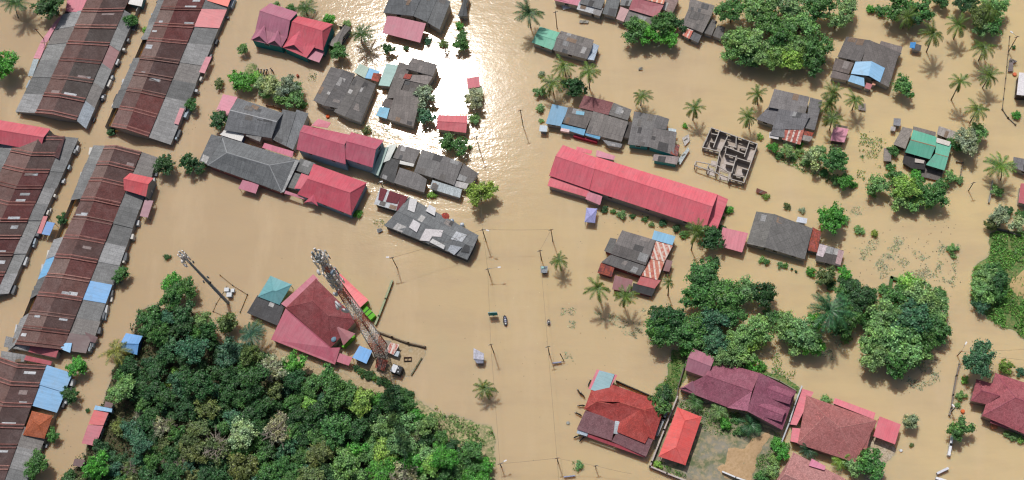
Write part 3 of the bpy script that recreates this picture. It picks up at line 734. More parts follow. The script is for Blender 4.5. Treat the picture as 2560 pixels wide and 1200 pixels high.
for q, col, nm, z in (([(180, 455), (242, 474), (200, 575), (160, 562)], '6d2430', 'maroon_panel', (2.8, 2.83, 2.5, 2.45)),
                      ([(262, 482), (362, 515), (330, 600), (228, 578)], '6d2430', 'maroon_panel', (2.85, 2.9, 2.6, 2.55)),
                      ([(362, 515), (424, 536), (352, 668), (318, 655)], '702632', 'maroon_panel', (2.9, 2.95, 2.55, 2.5)),
                      ([(440, 548), (508, 560), (480, 675), (420, 650)], 'd0d0d2', 'white_panel', (2.75, 2.75, 3.2, 3.2)),
                      ([(612, 602), (672, 640), (660, 705), (580, 660)], 'd6d6d8', 'white_panel', (2.8, 2.8, 3.15, 3.15)),
                      ([(470, 735), (535, 775), (500, 850), (432, 805)], 'd8d6da', 'white_panel', (3.35, 3.35, 3.05, 3.05)),
                      ([(578, 818), (736, 830), (715, 890), (545, 880)], 'dad6d8', 'white_panel', (3.3, 3.35, 3.15, 3.0)),
                      ([(545, 880), (640, 880), (610, 930), (525, 920)], 'dad6d8', 'white_panel', (3.02, 3.1, 2.8, 2.75)),
                      ([(640, 905), (750, 965), (740, 1000), (612, 935)], 'd0d0d0', 'white_panel', (3.05, 3.0, 2.85, 2.85)),
                      ([(850, 840), (945, 872), (900, 935), (800, 910)], 'b9bec4', 'white_panel', (3.1, 2.95, 3.3, 3.3)),
                      ([(800, 960), (900, 980), (830, 1050), (770, 1010)], 'a9b0b8', 'white_panel', (3.2, 3.25, 2.85, 2.85)),
                      ([(925, 955), (1000, 975), (965, 1040), (890, 1020)], '47494b', 'dark_panel', (3.3, 3.25, 2.75, 2.85))):
    b.m(q, [h + 0.02 for h in z], 'pl' if 'panel' in nm and col[0] in 'd' else 'as', col, nm, wall=False, th=0.05)
b = Bld('parasol', 'round rust red canopy at the back of the white patched grey house', 'parasol', 'G', (750, 715), wall=False)
c_ = pt('G', (750, 712), 2.3); mb = MB(); ring = [c_ + Vector((1.15 * math.cos(a * math.pi / 5), 1.15 * math.sin(a * math.pi / 5), 0)) for a in range(10)]
for i in range(10): mb.quad(c_ + Vector((0, 0, 0.45)), ring[i], ring[(i + 1) % 10])
mb.build('canopy', roofmat('ru', 'b03a34'), b.root, b.base)
MB().tube([(c_.x, c_.y, -1), (c_.x, c_.y, 2.7)], 0.06).build('post', roofmat('pl', '777777'), b.root, b.base)
for i, (q, lab) in enumerate(((( 815, 760), 'pale blue plastic tank by the round red canopy'), ((905, 795), 'white and blue plastic tank further right behind the patched house'))):
    e = empty('water_tank', pt('G', q), lab, 'tank'); p0 = pt('G', q)
    MB().tube([p0 + Vector((0, 0, -0.5)), p0 + Vector((0, 0, 1.2)), p0 + Vector((0, 0, 1.45))], [0.5, 0.5, 0.3], 14).build('body', roofmat('pl', '8fb0d4' if i == 0 else 'b9cbe0'), e, p0)
    MB().tube([p0 + Vector((0, 0, 1.45)), p0 + Vector((0, 0, 1.55))], 0.22, 10).build('lid', roofmat('pl', 'e4e6e8'), e, p0)

# ---- the tower compound
b = Bld('house', 'maroon hip roofed house with wide pink skirt roofs under the lattice tower', 'house', 'H', (1150, 620), wall='79b83c', win=5)
b.g([(1170, 290), (1482, 596), (1282, 806), (944, 508)], 3.6, [(1146, 460), (1262, 570)], 6.0, 'tl', '8d4246', hip=True, wall='b7a894')
b.m([(1150, 256), (1190, 296), (958, 512), (908, 478)], [2.9, 3.4, 3.4, 2.9], 'mt', 'b6566e', 'skirt_roof')
b.m([(942, 512), (1284, 808), (1352, 806), (1312, 934), (832, 746)], [3.5, 3.5, 3.2, 2.4, 2.4], 'mt', 'b24560', 'skirt_roof', wall='b7a894')
b.m([(1304, 208), (1564, 450), (1490, 516), (1276, 250)], [2.8, 2.8, 3.3, 3.3], 'mt', 'e2515a', 'red_roof')
dormer(b, 'H', (1322, 645), (1375, 792), (1466, 702), (1424, 742), 4.6, 3.5, 4.4, 'a05a62')
a0, a1 = pt('H', (1528, 508), 1.9), pt('H', (1598, 582), 1.9)
MB().box((a0 + a1) / 2, (a1 - a0).length, 1.7, -1, 1.9, ax=a1 - a0).build('green_annex', roofmat('pl', '66b82e'), b.root, b.base)
for k in (0.33, 0.66):
    q = a0.lerp(a1, k); MB().box(q, 0.22, 1.76, 1.0, 1.95, ax=a1 - a0).build('annex_frame', roofmat('pl', '2a3428'), b.root, b.base)
a0, a1 = pt('H', (1368, 802), 1.7), pt('H', (1458, 715), 1.7)
MB().box((a0 + a1) / 2, (a1 - a0).length, 0.5, -1, 1.7, ax=a1 - a0).build('green_wall', roofmat('pl', '66b82e'), b.root, b.base)
b.m([(1346, 848), (1442, 880), (1416, 942), (1318, 910)], [2.5, 2.4, 2.2, 2.3], 'mt', 'ba4f6a', 'porch_roof', wall='posts')
p0 = pt('H', (1520, 465)); e = empty('water_tank', p0, 'dark steel tanks with a pale blue top beside the lime green annex', 'tank')
MB().box(p0, 2.3, 1.5, -0.8, 1.5, ax=Vector((0.7, -0.7, 0))).build('body', roofmat('pl', '3c464a'), e, p0)
MB().tube([p0 + Vector((-0.3, 0.2, 1.5)), p0 + Vector((-0.3, 0.2, 2.1)), p0 + Vector((-0.3, 0.2, 2.25))], [0.55, 0.55, 0.3], 12).build('tank', roofmat('pl', '9fb6c8'), e, p0)
p0 = pt('H', (1325, 775)); e = empty('water_tank', p0, 'round grey blue water tank at the corner of the maroon house by the lime wall', 'tank')
MB().tube([p0 + Vector((0, 0, -0.5)), p0 + Vector((0, 0, 2.9))], 0.5, 8).build('stand', roofmat('pl', '8c8f90'), e, p0)
MB().tube([p0 + Vector((0, 0, 2.9)), p0 + Vector((0, 0, 4.0)), p0 + Vector((0, 0, 4.2))], [0.75, 0.75, 0.4], 16).build('body', roofmat('pl', '6f8fa3'), e, p0)
b = Bld('pavilion', 'teal hip roofed pavilion left of the tower', 'pavilion', 'H', (860, 375), wall='posts')
b.g([(828, 268), (988, 334), (896, 486), (734, 424)], 2.7, [(848, 378), (868, 384)], 4.2, 'mt', '5aa3ab', hip=True)
b = Bld('shed', 'black weathered sheet roof below the teal pavilion', 'shed', 'H', (790, 530))
b.m([(730, 414), (934, 492), (882, 642), (652, 546)], [2.4, 2.4, 2.0, 2.0], 'as', '48484b')
b = Bld('shed', 'bright blue flat roofed equipment room at the foot of the tower', 'shed', 'H', (1515, 860), wall='767a74')
b.m([(1496, 792), (1592, 830), (1548, 928), (1442, 882)], [2.6, 2.5, 2.4, 2.5], 'mt', '4fa0e4')
b = Bld('shed', 'small shed under an orange and white chequered sheet beside the tower foot', 'shed', 'H', (1740, 815))
b.m([(1728, 768), (1796, 784), (1752, 862), (1690, 836)], [1.9, 1.9, 1.7, 1.7], 'st', 'c9c2ba')
b = Bld('shed', 'low rusty grey shed between the blue equipment room and a white cabinet', 'shed', 'H', (1655, 925))
b.m([(1630, 880), (1712, 905), (1680, 985), (1612, 955)], [1.4, 1.4, 1.2, 1.2], 'ru', '7d726c')
p0 = pt('H', (1778, 862)); e = empty('equipment_cabinet', p0, 'silver cabinet beside the orange and white sheet', 'cabinet')
MB().box(p0, 1.3, 1.2, -0.6, 1.3, ax=Vector((0.9, -0.3, 0))).build('body', roofmat('pl', '9fb0bc'), e, p0)
MB().box(p0, 1.45, 1.35, 1.3, 1.42, ax=Vector((0.9, -0.3, 0))).build('lid', roofmat('pl', 'b9c6ce'), e, p0)
p0 = pt('H', (1785, 985)); e = empty('equipment_cabinet', p0, 'white topped cabinet with black fan panels in the lower corner of the tower compound', 'cabinet')
MB().box(p0, 2.6, 2.0, -0.6, 2.2, ax=Vector((0.92, -0.38, 0))).build('body', roofmat('pl', '2c2f33'), e, p0)
MB().box(p0 + Vector((-0.55, 0.1, 0)), 1.3, 1.9, 2.2, 2.4, ax=Vector((0.92, -0.38, 0))).build('lid', roofmat('pl', 'e0e4ea'), e, p0)
for k in range(4):
    q = p0 + Vector((0.45 + 0.35 * (k % 2), -0.5 + 0.45 * k - 0.2, 0)); MB().box(q, 0.35, 0.3, 2.2, 2.32).build('fan_panel', roofmat('pl', ('c6cbd0', '55595e')[k % 2]), e, p0)
p0 = pt('H', (1860, 896)); e = empty('crate', p0, 'dark brown open crate on the flooded floor of the tower compound', 'crate')
for dx, dy, wx, wy in ((0, 0.45, 1.9, 0.12), (0, -0.45, 1.9, 0.12), (0.9, 0, 0.12, 0.8), (-0.9, 0, 0.12, 0.8), (0, 0, 0.12, 0.8)):
    MB().box(p0 + Vector((dx, dy, 0)), wx, wy, -0.3, 0.5).build('side', roofmat('pl', '4b2f26'), e, p0)

# ---- north of the road, right half
b = Bld('house', 'long top edge house with pink and white front roofs right of the road', 'house', 'I', (600, 60))
b.m([(290, -30), (555, -30), (520, 52), (300, 2)], [2.9, 2.9, 2.4, 2.4], 'mt', 'cf6a86')
b.m([(555, -40), (760, -30), (715, 82), (522, 30)], [3.6, 3.6, 3.0, 3.0], 'as', '77797b')
b.m([(524, 12), (664, 45), (640, 120), (500, 82)], [2.8, 2.8, 2.3, 2.3], 'as', 'c3c6ca', 'porch_roof')
b.m([(664, 48), (736, 72), (706, 142), (640, 122)], [2.8, 2.8, 2.4, 2.4], 'as', '9c9a9a', 'porch_roof')
b = Bld('house', 'maroon roofed house with grey wings and an orange striped back roof at the top edge', 'house', 'I', (1100, 90))
b.m([(775, -40), (895, -40), (842, 148), (728, 120)], [2.8, 2.8, 2.4, 2.4], 'as', '707476')
b.m([(895, -30), (1000, -30), (966, 52), (882, 46)], [3.0, 3.0, 2.8, 2.8], 'as', '8a8c8c')
b.m([(1000, -20), (1268, 44), (1206, 156), (960, 82)], [4.2, 4.0, 3.3, 3.3], 'mt', 'a23c4e')
b.m([(1070, -40), (1285, -30), (1268, 36), (1040, -18)], [4.2, 4.2, 4.3, 4.3], 'st', 'd88a62')
b.m([(888, 58), (962, 86), (914, 192), (848, 166)], [2.7, 2.8, 2.4, 2.3], 'mt', 'a9787a')
b.m([(962, 88), (1196, 166), (1130, 246), (920, 192)], [2.8, 2.8, 2.3, 2.3], 'as', '7f7a78')
b.m([(1285, -30), (1412, -30), (1345, 116), (1245, 82)], [2.9, 2.8, 2.4, 2.5], 'as', '8f7a76')
b = Bld('house', 'grey gabled house left of the big grove with a red striped lean-to', 'house', 'I', (1570, 150))
b.g([(1500, -14), (1718, 48), (1612, 290), (1426, 216)], 2.8, [(1484, 84), (1688, 142)], 3.8, 'as', '7d7875')
b.m([(1692, 168), (1742, 190), (1690, 314), (1618, 290)], [2.7, 2.6, 2.2, 2.2], 'as', '6f6c6a')
b.m([(1742, 222), (1812, 242), (1780, 348), (1698, 316)], [2.3, 2.3, 2.0, 2.0], 'as', '6a6765')
b.m([(1462, 244), (1532, 264), (1494, 342), (1432, 310)], [2.4, 2.4, 2.0, 2.0], 'st', 'd4664e')
b.m([(1534, 280), (1602, 312), (1572, 378), (1498, 342)], [2.2, 2.2, 1.9, 1.9], 'as', '656669')
b = Bld('house', 'house half under a sea green roof and half under grey sheets beside the big palm', 'house', 'I', (400, 370))
b.g([(175, 234), (362, 290), (282, 440), (104, 374)], 2.5, [(140, 300), (328, 360)], 3.1, 'mt', '5bb597')
b.g([(362, 272), (652, 352), (590, 522), (290, 442)], 2.6, [(322, 332), (630, 432)], 3.5, 'as', '7c7876')
b.m([(648, 380), (698, 402), (652, 532), (588, 522)], [2.6, 2.4, 2.2, 2.4], 'as', 'b6c6d8', 'pale_roof')
b = Bld('house', 'low patchwork house with a blue left roof, blue front strip and a maroon back roof', 'house', 'J', (480, 320), win=5)
b.m([(182, 180), (304, 208), (244, 346), (132, 326)], [3.0, 3.0, 2.5, 2.5], 'mt', '4c94bd')
b.m([(300, 202), (492, 240), (434, 366), (262, 322)], [3.2, 3.2, 2.7, 2.7], 'as', '6f6a67')
b.m([(362, 230), (424, 238), (420, 264), (358, 256)], [3.25, 3.25, 3.1, 3.1], 'mt', '68b4d2', 'blue_sheet', wall=False)
b.m([(422, 114), (640, 168), (602, 262), (380, 206)], [3.6, 3.6, 3.3, 3.3], 'tl', '8e5a5c')
b.m([(642, 170), (778, 222), (748, 302), (602, 258)], [3.5, 3.5, 3.2, 3.2], 'as', '757371')
b.m([(490, 234), (752, 312), (702, 462), (434, 396)], [3.3, 3.3, 2.5, 2.5], 'as', '7f7b78')
b.m([(240, 328), (432, 372), (420, 416), (248, 362)], [2.5, 2.5, 2.2, 2.2], 'mt', '4aa3d0', 'front_roof')
b.m([(436, 388), (546, 420), (536, 446), (428, 414)], [2.45, 2.45, 2.2, 2.2], 'mt', '4aa3d0', 'front_roof')
b.m([(556, 446), (708, 480), (696, 508), (600, 492)], [2.2, 2.2, 1.9, 1.9], 'as', '8b8d8f', 'porch_roof')
a0, a1 = pt('J', (342, 415), 1.2), pt('J', (520, 462), 1.2)
MB().box((a0 + a1) / 2, (a1 - a0).length, 0.5, -0.6, 1.2, ax=a1 - a0).build('red_wall', roofmat('pl', 'a82440'), b.root, b.base)
a0 = pt('J', (278, 376), 2.3); MB().box(a0, 2.3, 0.8, 1.4, 2.3, ax=Vector((1, -0.25, 0))).build('sign_box', roofmat('pl', 'e8c8c8'), b.root, b.base)
b = Bld('hut', 'small pale grey blue roofed booth at the corner of the blue roofed house', 'hut', 'J', (112, 365), wall='8aa0ac')
b.m([(88, 338), (146, 342), (142, 388), (84, 384)], 1.9, 'mt', 'a9bccb')
b = Bld('house', 'grey cross shaped roofed house with a teal wall above the long red hall', 'house', 'J', (930, 400), wall='3f9aa0', win=4)
b.m([(795, 234), (968, 264), (932, 372), (778, 340)], [3.0, 3.0, 3.7, 3.7], 'as', '737272')
b.m([(778, 338), (936, 370), (902, 502), (748, 482)], [3.7, 3.7, 2.7, 2.7], 'as', '7d7c7c')
b.m([(970, 262), (1060, 292), (1036, 372), (934, 358)], [3.0, 3.0, 3.5, 3.6], 'as', '6b6a6b')
b.m([(936, 358), (1116, 390), (1092, 562), (900, 500)], [3.7, 3.5, 2.5, 2.7], 'as', '7b7877')
b.m([(944, 556), (1134, 576), (1116, 634), (934, 602)], [2.4, 2.4, 2.1, 2.1], 'as', '9e9290', 'porch_roof')
b.m([(1052, 360), (1112, 368), (1110, 390), (1056, 384)], 2.6, 'as', 'c6d4dc', 'pale_roof', wall=False)
b.m([(1084, 482), (1138, 488), (1122, 572), (1066, 556)], [2.8, 2.6, 2.4, 2.6], 'ru', '7f6a72', 'side_roof')
b = Bld('shed', 'dark hut squeezed between the two grey houses above the long red hall', 'shed', 'J', (755, 375))
b.m([(742, 308), (800, 318), (760, 436), (708, 428)], [2.4, 2.4, 2.2, 2.2], 'as', '4b4644')
b = Bld('hall', 'very long red metal roofed hall with a faded pink front lean-to', 'hall', 'J', (700, 760), wall='b2a6a2', win=8)
b.g([(262, 486), (514, 582), (460, 822), (158, 716)], 3.4, [(206, 570), (500, 668)], 5.7, 'mt', 'dc5468')
b.g([(514, 576), (1422, 858), (1336, 1112), (462, 824)], 3.45, [(502, 666), (1386, 950)], 5.8, 'mt', 'e05466')
b.m([(1420, 858), (1502, 894), (1420, 1114), (1338, 1112)], [3.2, 2.8, 2.7, 3.1], 'mt', 'd5485e', 'end_roof')
b.m([(168, 722), (462, 828), (440, 878), (146, 792)], [2.9, 2.9, 2.4, 2.4], 'mt', 'dd5768', 'front_roof')
b.m([(452, 832), (558, 872), (540, 938), (430, 892)], [2.8, 2.8, 2.3, 2.4], 'mt', 'c26a80', 'front_roof')
b.m([(366, 498), (482, 530), (474, 556), (358, 530)], [2.9, 2.9, 3.3, 3.3], 'mt', 'd85468', 'back_roof', wall=False)
b.m([(516, 524), (656, 570), (642, 600), (508, 572)], [2.6, 2.6, 2.9, 2.9], 'mt', 'c47088', 'back_roof')
b = Bld('tent', 'small lilac hipped tent roof on the water in front of the long red hall', 'tent', 'J', (470, 1010), wall='posts')
b.g([(440, 958), (518, 964), (502, 1072), (424, 1064)], 2.1, [(468, 1016), (474, 1018)], 2.9, 'pl', 'a6a9dc', hip=True)

# ---- far right
b = Bld('house', 'big grey roofed house with a sky blue gabled front in the upper right', 'house', 'K', (1350, 560), win=5)
b.m([(1185, 322), (1388, 354), (1312, 545), (1106, 502)], [3.6, 3.8, 3.0, 2.8], 'as', '6c6867')
b.m([(1384, 350), (1672, 470), (1640, 500), (1560, 768), (1290, 640)], [3.8, 3.2, 3.0, 2.6, 2.9], 'as', '6f6a68')
b.m([(1490, 360), (1682, 412), (1660, 492), (1470, 412)], [3.3, 3.1, 2.8, 3.1], 'as', '857c79')
b.m([(1090, 510), (1252, 556), (1206, 652), (1060, 614)], [2.8, 2.8, 2.5, 2.5], 'as', '746a66')
b.m([(1066, 620), (1216, 664), (1202, 714), (1040, 682)], [2.4, 2.4, 2.1, 2.1], 'as', '7a706d')
b.m([(1266, 544), (1408, 540), (1382, 668), (1226, 650)], [3.3, 3.9, 3.6, 3.0], 'mt', '77b7e2', 'blue_roof')
b.m([(1408, 540), (1526, 600), (1482, 726), (1380, 666)], [3.9, 3.2, 3.0, 3.6], 'mt', '80bdea', 'blue_roof')
b.m([(1226, 660), (1342, 684), (1346, 764), (1200, 716)], [2.7, 2.7, 2.4, 2.4], 'mt', '75b4de', 'blue_roof')
b.m([(1362, 728), (1416, 744), (1396, 792), (1345, 776)], [2.2, 2.2, 2.0, 2.0], 'mt', 'a94452', 'red_roof')
b.m([(1420, 712), (1452, 722), (1440, 752), (1412, 748)], 2.0, 'mt', 'c98058', 'orange_roof')
b = Bld('house', 'grey roofed house with rusty red striped front sheets between palms', 'house', 'K', (730, 980), win=4)
b.m([(550, 784), (862, 854), (822, 1004), (498, 945)], [3.0, 3.0, 3.7, 3.7], 'as', '7b7879')
b.m([(498, 944), (592, 972), (542, 1104), (392, 1052)], [3.0, 3.0, 2.5, 2.4], 'as', '747377')
b.m([(590, 958), (868, 1008), (805, 1145), (530, 1135)], [3.7, 3.7, 3.0, 2.9], 'as', '757579')
b.m([(545, 1120), (640, 1135), (640, 1215), (508, 1190)], [2.9, 2.9, 2.5, 2.5], 'as', '77777a')
b.m([(866, 858), (976, 886), (905, 1148), (822, 1130)], [2.9, 2.8, 2.4, 2.5], 'as', '737274', 'side_roof')
b.m([(300, 312), (432, 346), (402, 462), (272, 424)], [3.0, 3.0, 2.3, 2.3], 'st', '7a3a32', 'striped_roof', v='M')
b.m([(182, 370), (252, 380), (246, 424), (180, 412)], [2.4, 2.4, 2.2, 2.2], 'pl', 'd9d7d6', 'white_sheet', wall=False, v='M')
b.m([(430, 360), (498, 376), (486, 404), (424, 392)], [2.4, 2.4, 2.2, 2.2], 'ru', 'b25a4a', 'side_roof', v='M')
b.m([(420, 388), (492, 406), (470, 440), (412, 428)], [2.2, 2.2, 2.0, 2.0], 'as', '9a9490', 'side_roof', v='M')
b = Bld('hut', 'small pink roofed hut standing alone beside a round bush in the right half', 'hut', 'M', (680, 390), wall='5b5552')
b.m([(642, 330), (748, 350), (716, 446), (618, 432)], [2.5, 2.5, 2.2, 2.2], 'mt', 'cf7a94')
b.m([(655, 315), (742, 332), (738, 346), (650, 328)], 2.2, 'as', '6d6058', 'back_roof', wall=False)
b = Bld('house', 'green metal roofed house with brown ridge lines and dark open sheds in front', 'house', 'M', (1290, 480), wall='5d5650', win=4)
b.g([(1210, 356), (1376, 406), (1330, 566), (1152, 516)], 2.9, [(1190, 426), (1370, 474)], 4.1, 'mt', '45ad90', cap='9a8260')
b.g([(1374, 430), (1482, 462), (1432, 646), (1300, 606)], 2.8, [(1366, 524), (1460, 550)], 3.6, 'mt', '45ad90', cap='9a8260')
b.m([(1134, 334), (1206, 350), (1152, 492), (1068, 460)], [2.4, 2.5, 2.2, 2.1], 'as', '8f8882', 'grey_roof')
b.m([(1210, 330), (1372, 372), (1368, 402), (1206, 356)], [2.5, 2.5, 2.6, 2.6], 'as', '7d7671', 'grey_roof', wall=False)
b.m([(1380, 412), (1478, 442), (1466, 472), (1370, 444)], [3.1, 3.1, 3.2, 3.2], 'pl', 'd8d2cc', 'white_sheet', wall=False)
b.m([(1146, 528), (1302, 568), (1290, 640), (1196, 632), (1132, 588)], [2.0, 2.0, 1.7, 1.7, 1.7], 'as', '2f2d2e', 'front_roof')
b.m([(1222, 560), (1290, 574), (1284, 596), (1220, 588)], 2.15, 'pl', 'c5bdb6', 'white_sheet', wall=False)
b = Bld('shed', 'pale grey sheet roof behind the green roofed house', 'shed', 'M', (1450, 375))
b.m([(1392, 328), (1524, 372), (1490, 432), (1378, 388)], [2.4, 2.4, 2.1, 2.1], 'as', 'aaa39e')
b = Bld('platform', 'grey plank platform in front of the green roofed house', 'platform', 'M', (1340, 665))
b.m([(1282, 620), (1424, 652), (1402, 722), (1262, 690)], 0.7, 'as', '6d6662', 'deck', wall='posts')
for q, z, lab, col in (([(1000, 485), (1052, 490), (1052, 582), (998, 578)], 1.6, 'grey plank roofed hut left of the green roofed house', '8e8680'),
                       ([(1070, 272), (1122, 276), (1118, 330), (1068, 322)], 1.8, 'small square grey hut above the green roofed house', '8b8c92'),
                       ([(1050, 330), (1084, 334), (1080, 366), (1046, 360)], 1.4, 'tiny pale box hut under the small square grey hut', 'b0aba8')):
    b = Bld('hut', lab, 'hut', 'M', q[0]); b.m(q, z, 'as', col)
b = Bld('shed', 'small dark shed with a bright blue tarpaulin between palms in the upper right', 'shed', 'L', (815, 420))
b.m([(775, 372), (862, 400), (852, 450), (775, 440)], [1.9, 1.9, 1.7, 1.7], 'as', '5a5a60')
b.m([(762, 372), (812, 372), (800, 428), (756, 420)], [2.0, 2.0, 1.85, 1.85], 'pl', '4a95d8', 'tarpaulin', wall=False)
b = Bld('house', 'bright white flat roof cut by the right edge of the photo', 'house', 'L', (1750, 760), wall='4a3e3a')
b.m([(1722, 638), (1850, 650), (1850, 850), (1700, 836)], 3.2, 'pl', 'e4e2e6')
b = Bld('house', 'grey weathered roof at the right edge above the bushy bank', 'house', 'S', (2550, 410))
b.m([(2534, 392), (2590, 402), (2590, 440), (2532, 418)], 2.4, 'as', '77767a')
b = Bld('house', 'red roof at the right edge below the grey weathered roof', 'house', 'S', (2556, 490))
b.m([(2552, 458), (2600, 462), (2600, 520), (2546, 506)], 2.6, 'mt', 'b23a4a')
b = Bld('house', 'broad grey monopitch house between a pink carport and a rusty red side roof', 'house', 'N', (1530, 230), win=4)
b.m([(1385, 74), (1500, 92), (1440, 310), (1322, 284)], [3.0, 3.4, 3.0, 2.4], 'as', '747370')
b.m([(1500, 90), (1752, 186), (1700, 388), (1438, 308)], [3.4, 3.0, 2.4, 3.0], 'as', '6b6a69')
b.m([(1752, 176), (1808, 206), (1782, 342), (1722, 328)], [2.6, 2.5, 2.1, 2.2], 'ru', 'a6504a', 'rusty_roof')
b.m([(1655, 108), (1718, 120), (1712, 154), (1644, 142)], 2.6, 'pl', 'cfd6e2', 'white_box', wall='c3c9d4')
b = Bld('carport', 'square pink metal carport left of the broad grey house', 'carport', 'N', (1230, 260), wall='posts')
b.m([(1166, 178), (1332, 216), (1292, 342), (1140, 300)], [2.7, 2.7, 2.4, 2.4], 'mt', 'c75a70')
b = Bld('shed', 'mottled black and pale pink sheet shed right of the rusty side roof', 'shed', 'N', (1860, 350))
b.m([(1796, 280), (1956, 330), (1930, 432), (1768, 394)], [2.1, 2.1, 1.8, 1.8], 'as', '55504e')
b.m([(1798, 286), (1850, 300), (1820, 372), (1776, 360)], [2.16, 2.15, 1.95, 1.95], 'as', 'cdbfc4', 'pale_sheet', wall=False)
b.m([(1922, 322), (1958, 334), (1934, 424), (1900, 412)], [2.16, 2.16, 1.88, 1.88], 'as', 'b99c9e', 'pale_sheet', wall=False)
b = Bld('house', 'grey stepped roofed house with rusty striped, sky blue and maroon side roofs among palms', 'house', 'N', (600, 380), wall='8a4a4a', win=5)
b.m([(510, 197), (728, 262), (690, 362), (464, 286)], [3.3, 3.3, 3.9, 3.9], 'as', '757170')
b.m([(464, 284), (692, 360), (664, 426), (438, 352)], [3.9, 3.9, 3.2, 3.2], 'as', '6b6766')
b.m([(434, 356), (664, 432), (628, 494), (374, 406)], [3.0, 3.0, 2.5, 2.5], 'as', '6c6a6a')
b.m([(432, 246), (476, 254), (440, 350), (392, 332)], [2.9, 3.0, 2.6, 2.5], 'as', '6a6a69')
b.m([(372, 408), (462, 436), (440, 502), (348, 474)], [2.2, 2.2, 1.9, 1.9], 'ru', '7a3038', 'maroon_roof')
b.m([(462, 490), (580, 522), (560, 602), (444, 582)], [2.2, 2.2, 1.9, 1.9], 'mt', '7c2d38', 'maroon_roof')
b.m([(720, 198), (858, 236), (838, 294), (702, 256)], [2.9, 2.9, 2.6, 2.6], 'mt', '6cb2da', 'blue_roof')
b.m([(708, 262), (840, 298), (786, 402), (688, 380)], [3.0, 2.9, 2.6, 2.8], 'st', 'c9b8ac', 'striped_roof')
b.m([(690, 384), (786, 404), (740, 522), (636, 492)], [2.7, 2.6, 2.3, 2.4], 'st', 'c4866a', 'striped_roof')
b.m([(630, 498), (762, 524), (722, 578), (606, 548)], [2.2, 2.2, 2.0, 2.0], 'mt', 'b02c34', 'red_roof')
b.m([(582, 540), (728, 578), (702, 628), (574, 592)], [1.9, 1.9, 1.6, 1.6], 'as', '37373a', 'black_roof')
b.m([(800, 388), (840, 398), (816, 468), (776, 460)], [2.2, 2.2, 2.0, 2.0], 'mt', '6f2f36', 'side_roof')

# ---- the dry yard in the lower right
b = Bld('house', 'red tiled house with a teal sheet roof at its back and a maroon wing', 'house', 'Q', (480, 680), wall='8c3a3a', win=5)
b.g([(352, 452), (752, 592), (668, 852), (172, 632)], 3.0, [(428, 586), (600, 640)], 5.0, 'tl', 'b0443f', hip='right', cap='c25a50')
b.g([(222, 500), (372, 560), (372, 680), (172, 634)], 3.1, [(262, 580), (392, 606)], 4.4, 'tl', 'b04540', hip='left', cap='c25a50', wall=False)
def hipend(b, view, corners, z, apex, za, col, kind='tl'):
    a, c, d, e = [pt(view, p, z) for p in corners]; t = pt(view, apex, za); k = pt(view, corners[0], z)
    sheet('wing_roof', [[a, t, e], [t, c, d], [t, d, e]], roofmat(kind, col), b.root, b.base)
hipend(b, 'Q', [(428, 690), (690, 720), (604, 878), (406, 796)], 3.15, (566, 642), 5.02, 'b74a43')
b.m([(222, 497), (352, 453), (430, 584), (262, 578)], [3.1, 3.05, 5.0, 4.4], 'tl', 'b0443f', 'wing_roof', wall=False)
b.m([(280, 358), (388, 386), (332, 532), (218, 494)], [3.6, 3.6, 3.3, 3.3], 'mt', '79a9b4', 'teal_roof', wall='8aa0a6')
b.m([(262, 350), (408, 392), (362, 478), (200, 492)], [3.3, 3.3, 3.1, 3.1], 'mt', 'cf5a70', 'pink_roof', wall=False)
b.m([(180, 642), (402, 716), (366, 858), (118, 778)], [3.0, 3.1, 2.6, 2.5], 'tl', '80585f', 'wing_roof')
b.m([(414, 784), (662, 850), (612, 972), (366, 862)], [2.9, 2.9, 2.5, 2.5], 'tl', '7d555c', 'wing_roof')
b.m([(200, 812), (612, 956), (604, 978), (196, 832)], [2.35, 2.35, 2.0, 2.0], 'mt', 'b01f38', 'fascia_roof', wall=False)
b.m([(126, 776), (200, 800), (192, 828), (118, 804)], [2.3, 2.3, 2.1, 2.1], 'as', 'b8c8d8', 'pale_sheet', wall=False)
b.m([(392, 716), (424, 722), (408, 812), (380, 806)], [3.2, 3.2, 2.9, 2.9], 'as', 'b9c4cc', 'gutter_sheet', wall=False)
b = Bld('carport', 'bright orange red hip roofed carport inside the walled yard', 'carport', 'Q', (860, 830), wall='a4a6a6')
b.g([(835, 620), (1008, 690), (892, 1032), (700, 970)][1:] + [(835, 620)], 2.7, [(888, 716), (826, 906)], 4.0, 'mt', 'e04038', hip=True, wall='posts')
b = Bld('house', 'dull maroon roofed house with two small cross ridges behind the dry yard', 'house', 'Q', (1250, 500), wall='a78f8a', win=6)
b.g([(945, 200), (1102, 266), (1046, 412), (888, 356)], 3.9, [(910, 266), (1076, 330)], 5.3, 'mt', 'a85f76')
b.g([(1060, 275), (1420, 378), (1195, 622), (845, 488)], 3.2, [(1040, 392), (1366, 506)], 5.2, 'tl', '9d5a6e', hip=False)
b.m([(1418, 374), (1680, 506), (1580, 782), (1330, 648)], [5.25, 3.3, 3.2, 5.2], 'tl', '925168')
b.m([(1366, 506), (1332, 648), (1190, 624)], [5.22, 5.2, 3.2], 'tl', 'a8647c', 'valley_roof', wall=False)
for y0, x0 in ((470, 1470), (596, 1412)):
    b.g([(x0 + 40, y0 - 12), (x0 + 196, y0 + 48), (x0 + 164, y0 + 130), (x0 + 12, y0 + 84)], 4.3, [(x0, y0 + 14), (x0 + 178, y0 + 82)], 5.0, 'tl', 'a05c74', 'cross_roof', wall=False)
dormer(b, 'Q', (945, 432), (845, 492), (972, 530), (890, 478), 4.6, 3.1, 4.0, '9a546c')
b.m([(1030, 180), (1108, 192), (1092, 262), (1018, 238)], [3.1, 3.1, 3.0, 3.0], 'mt', 'b23a44', 'red_box_roof')
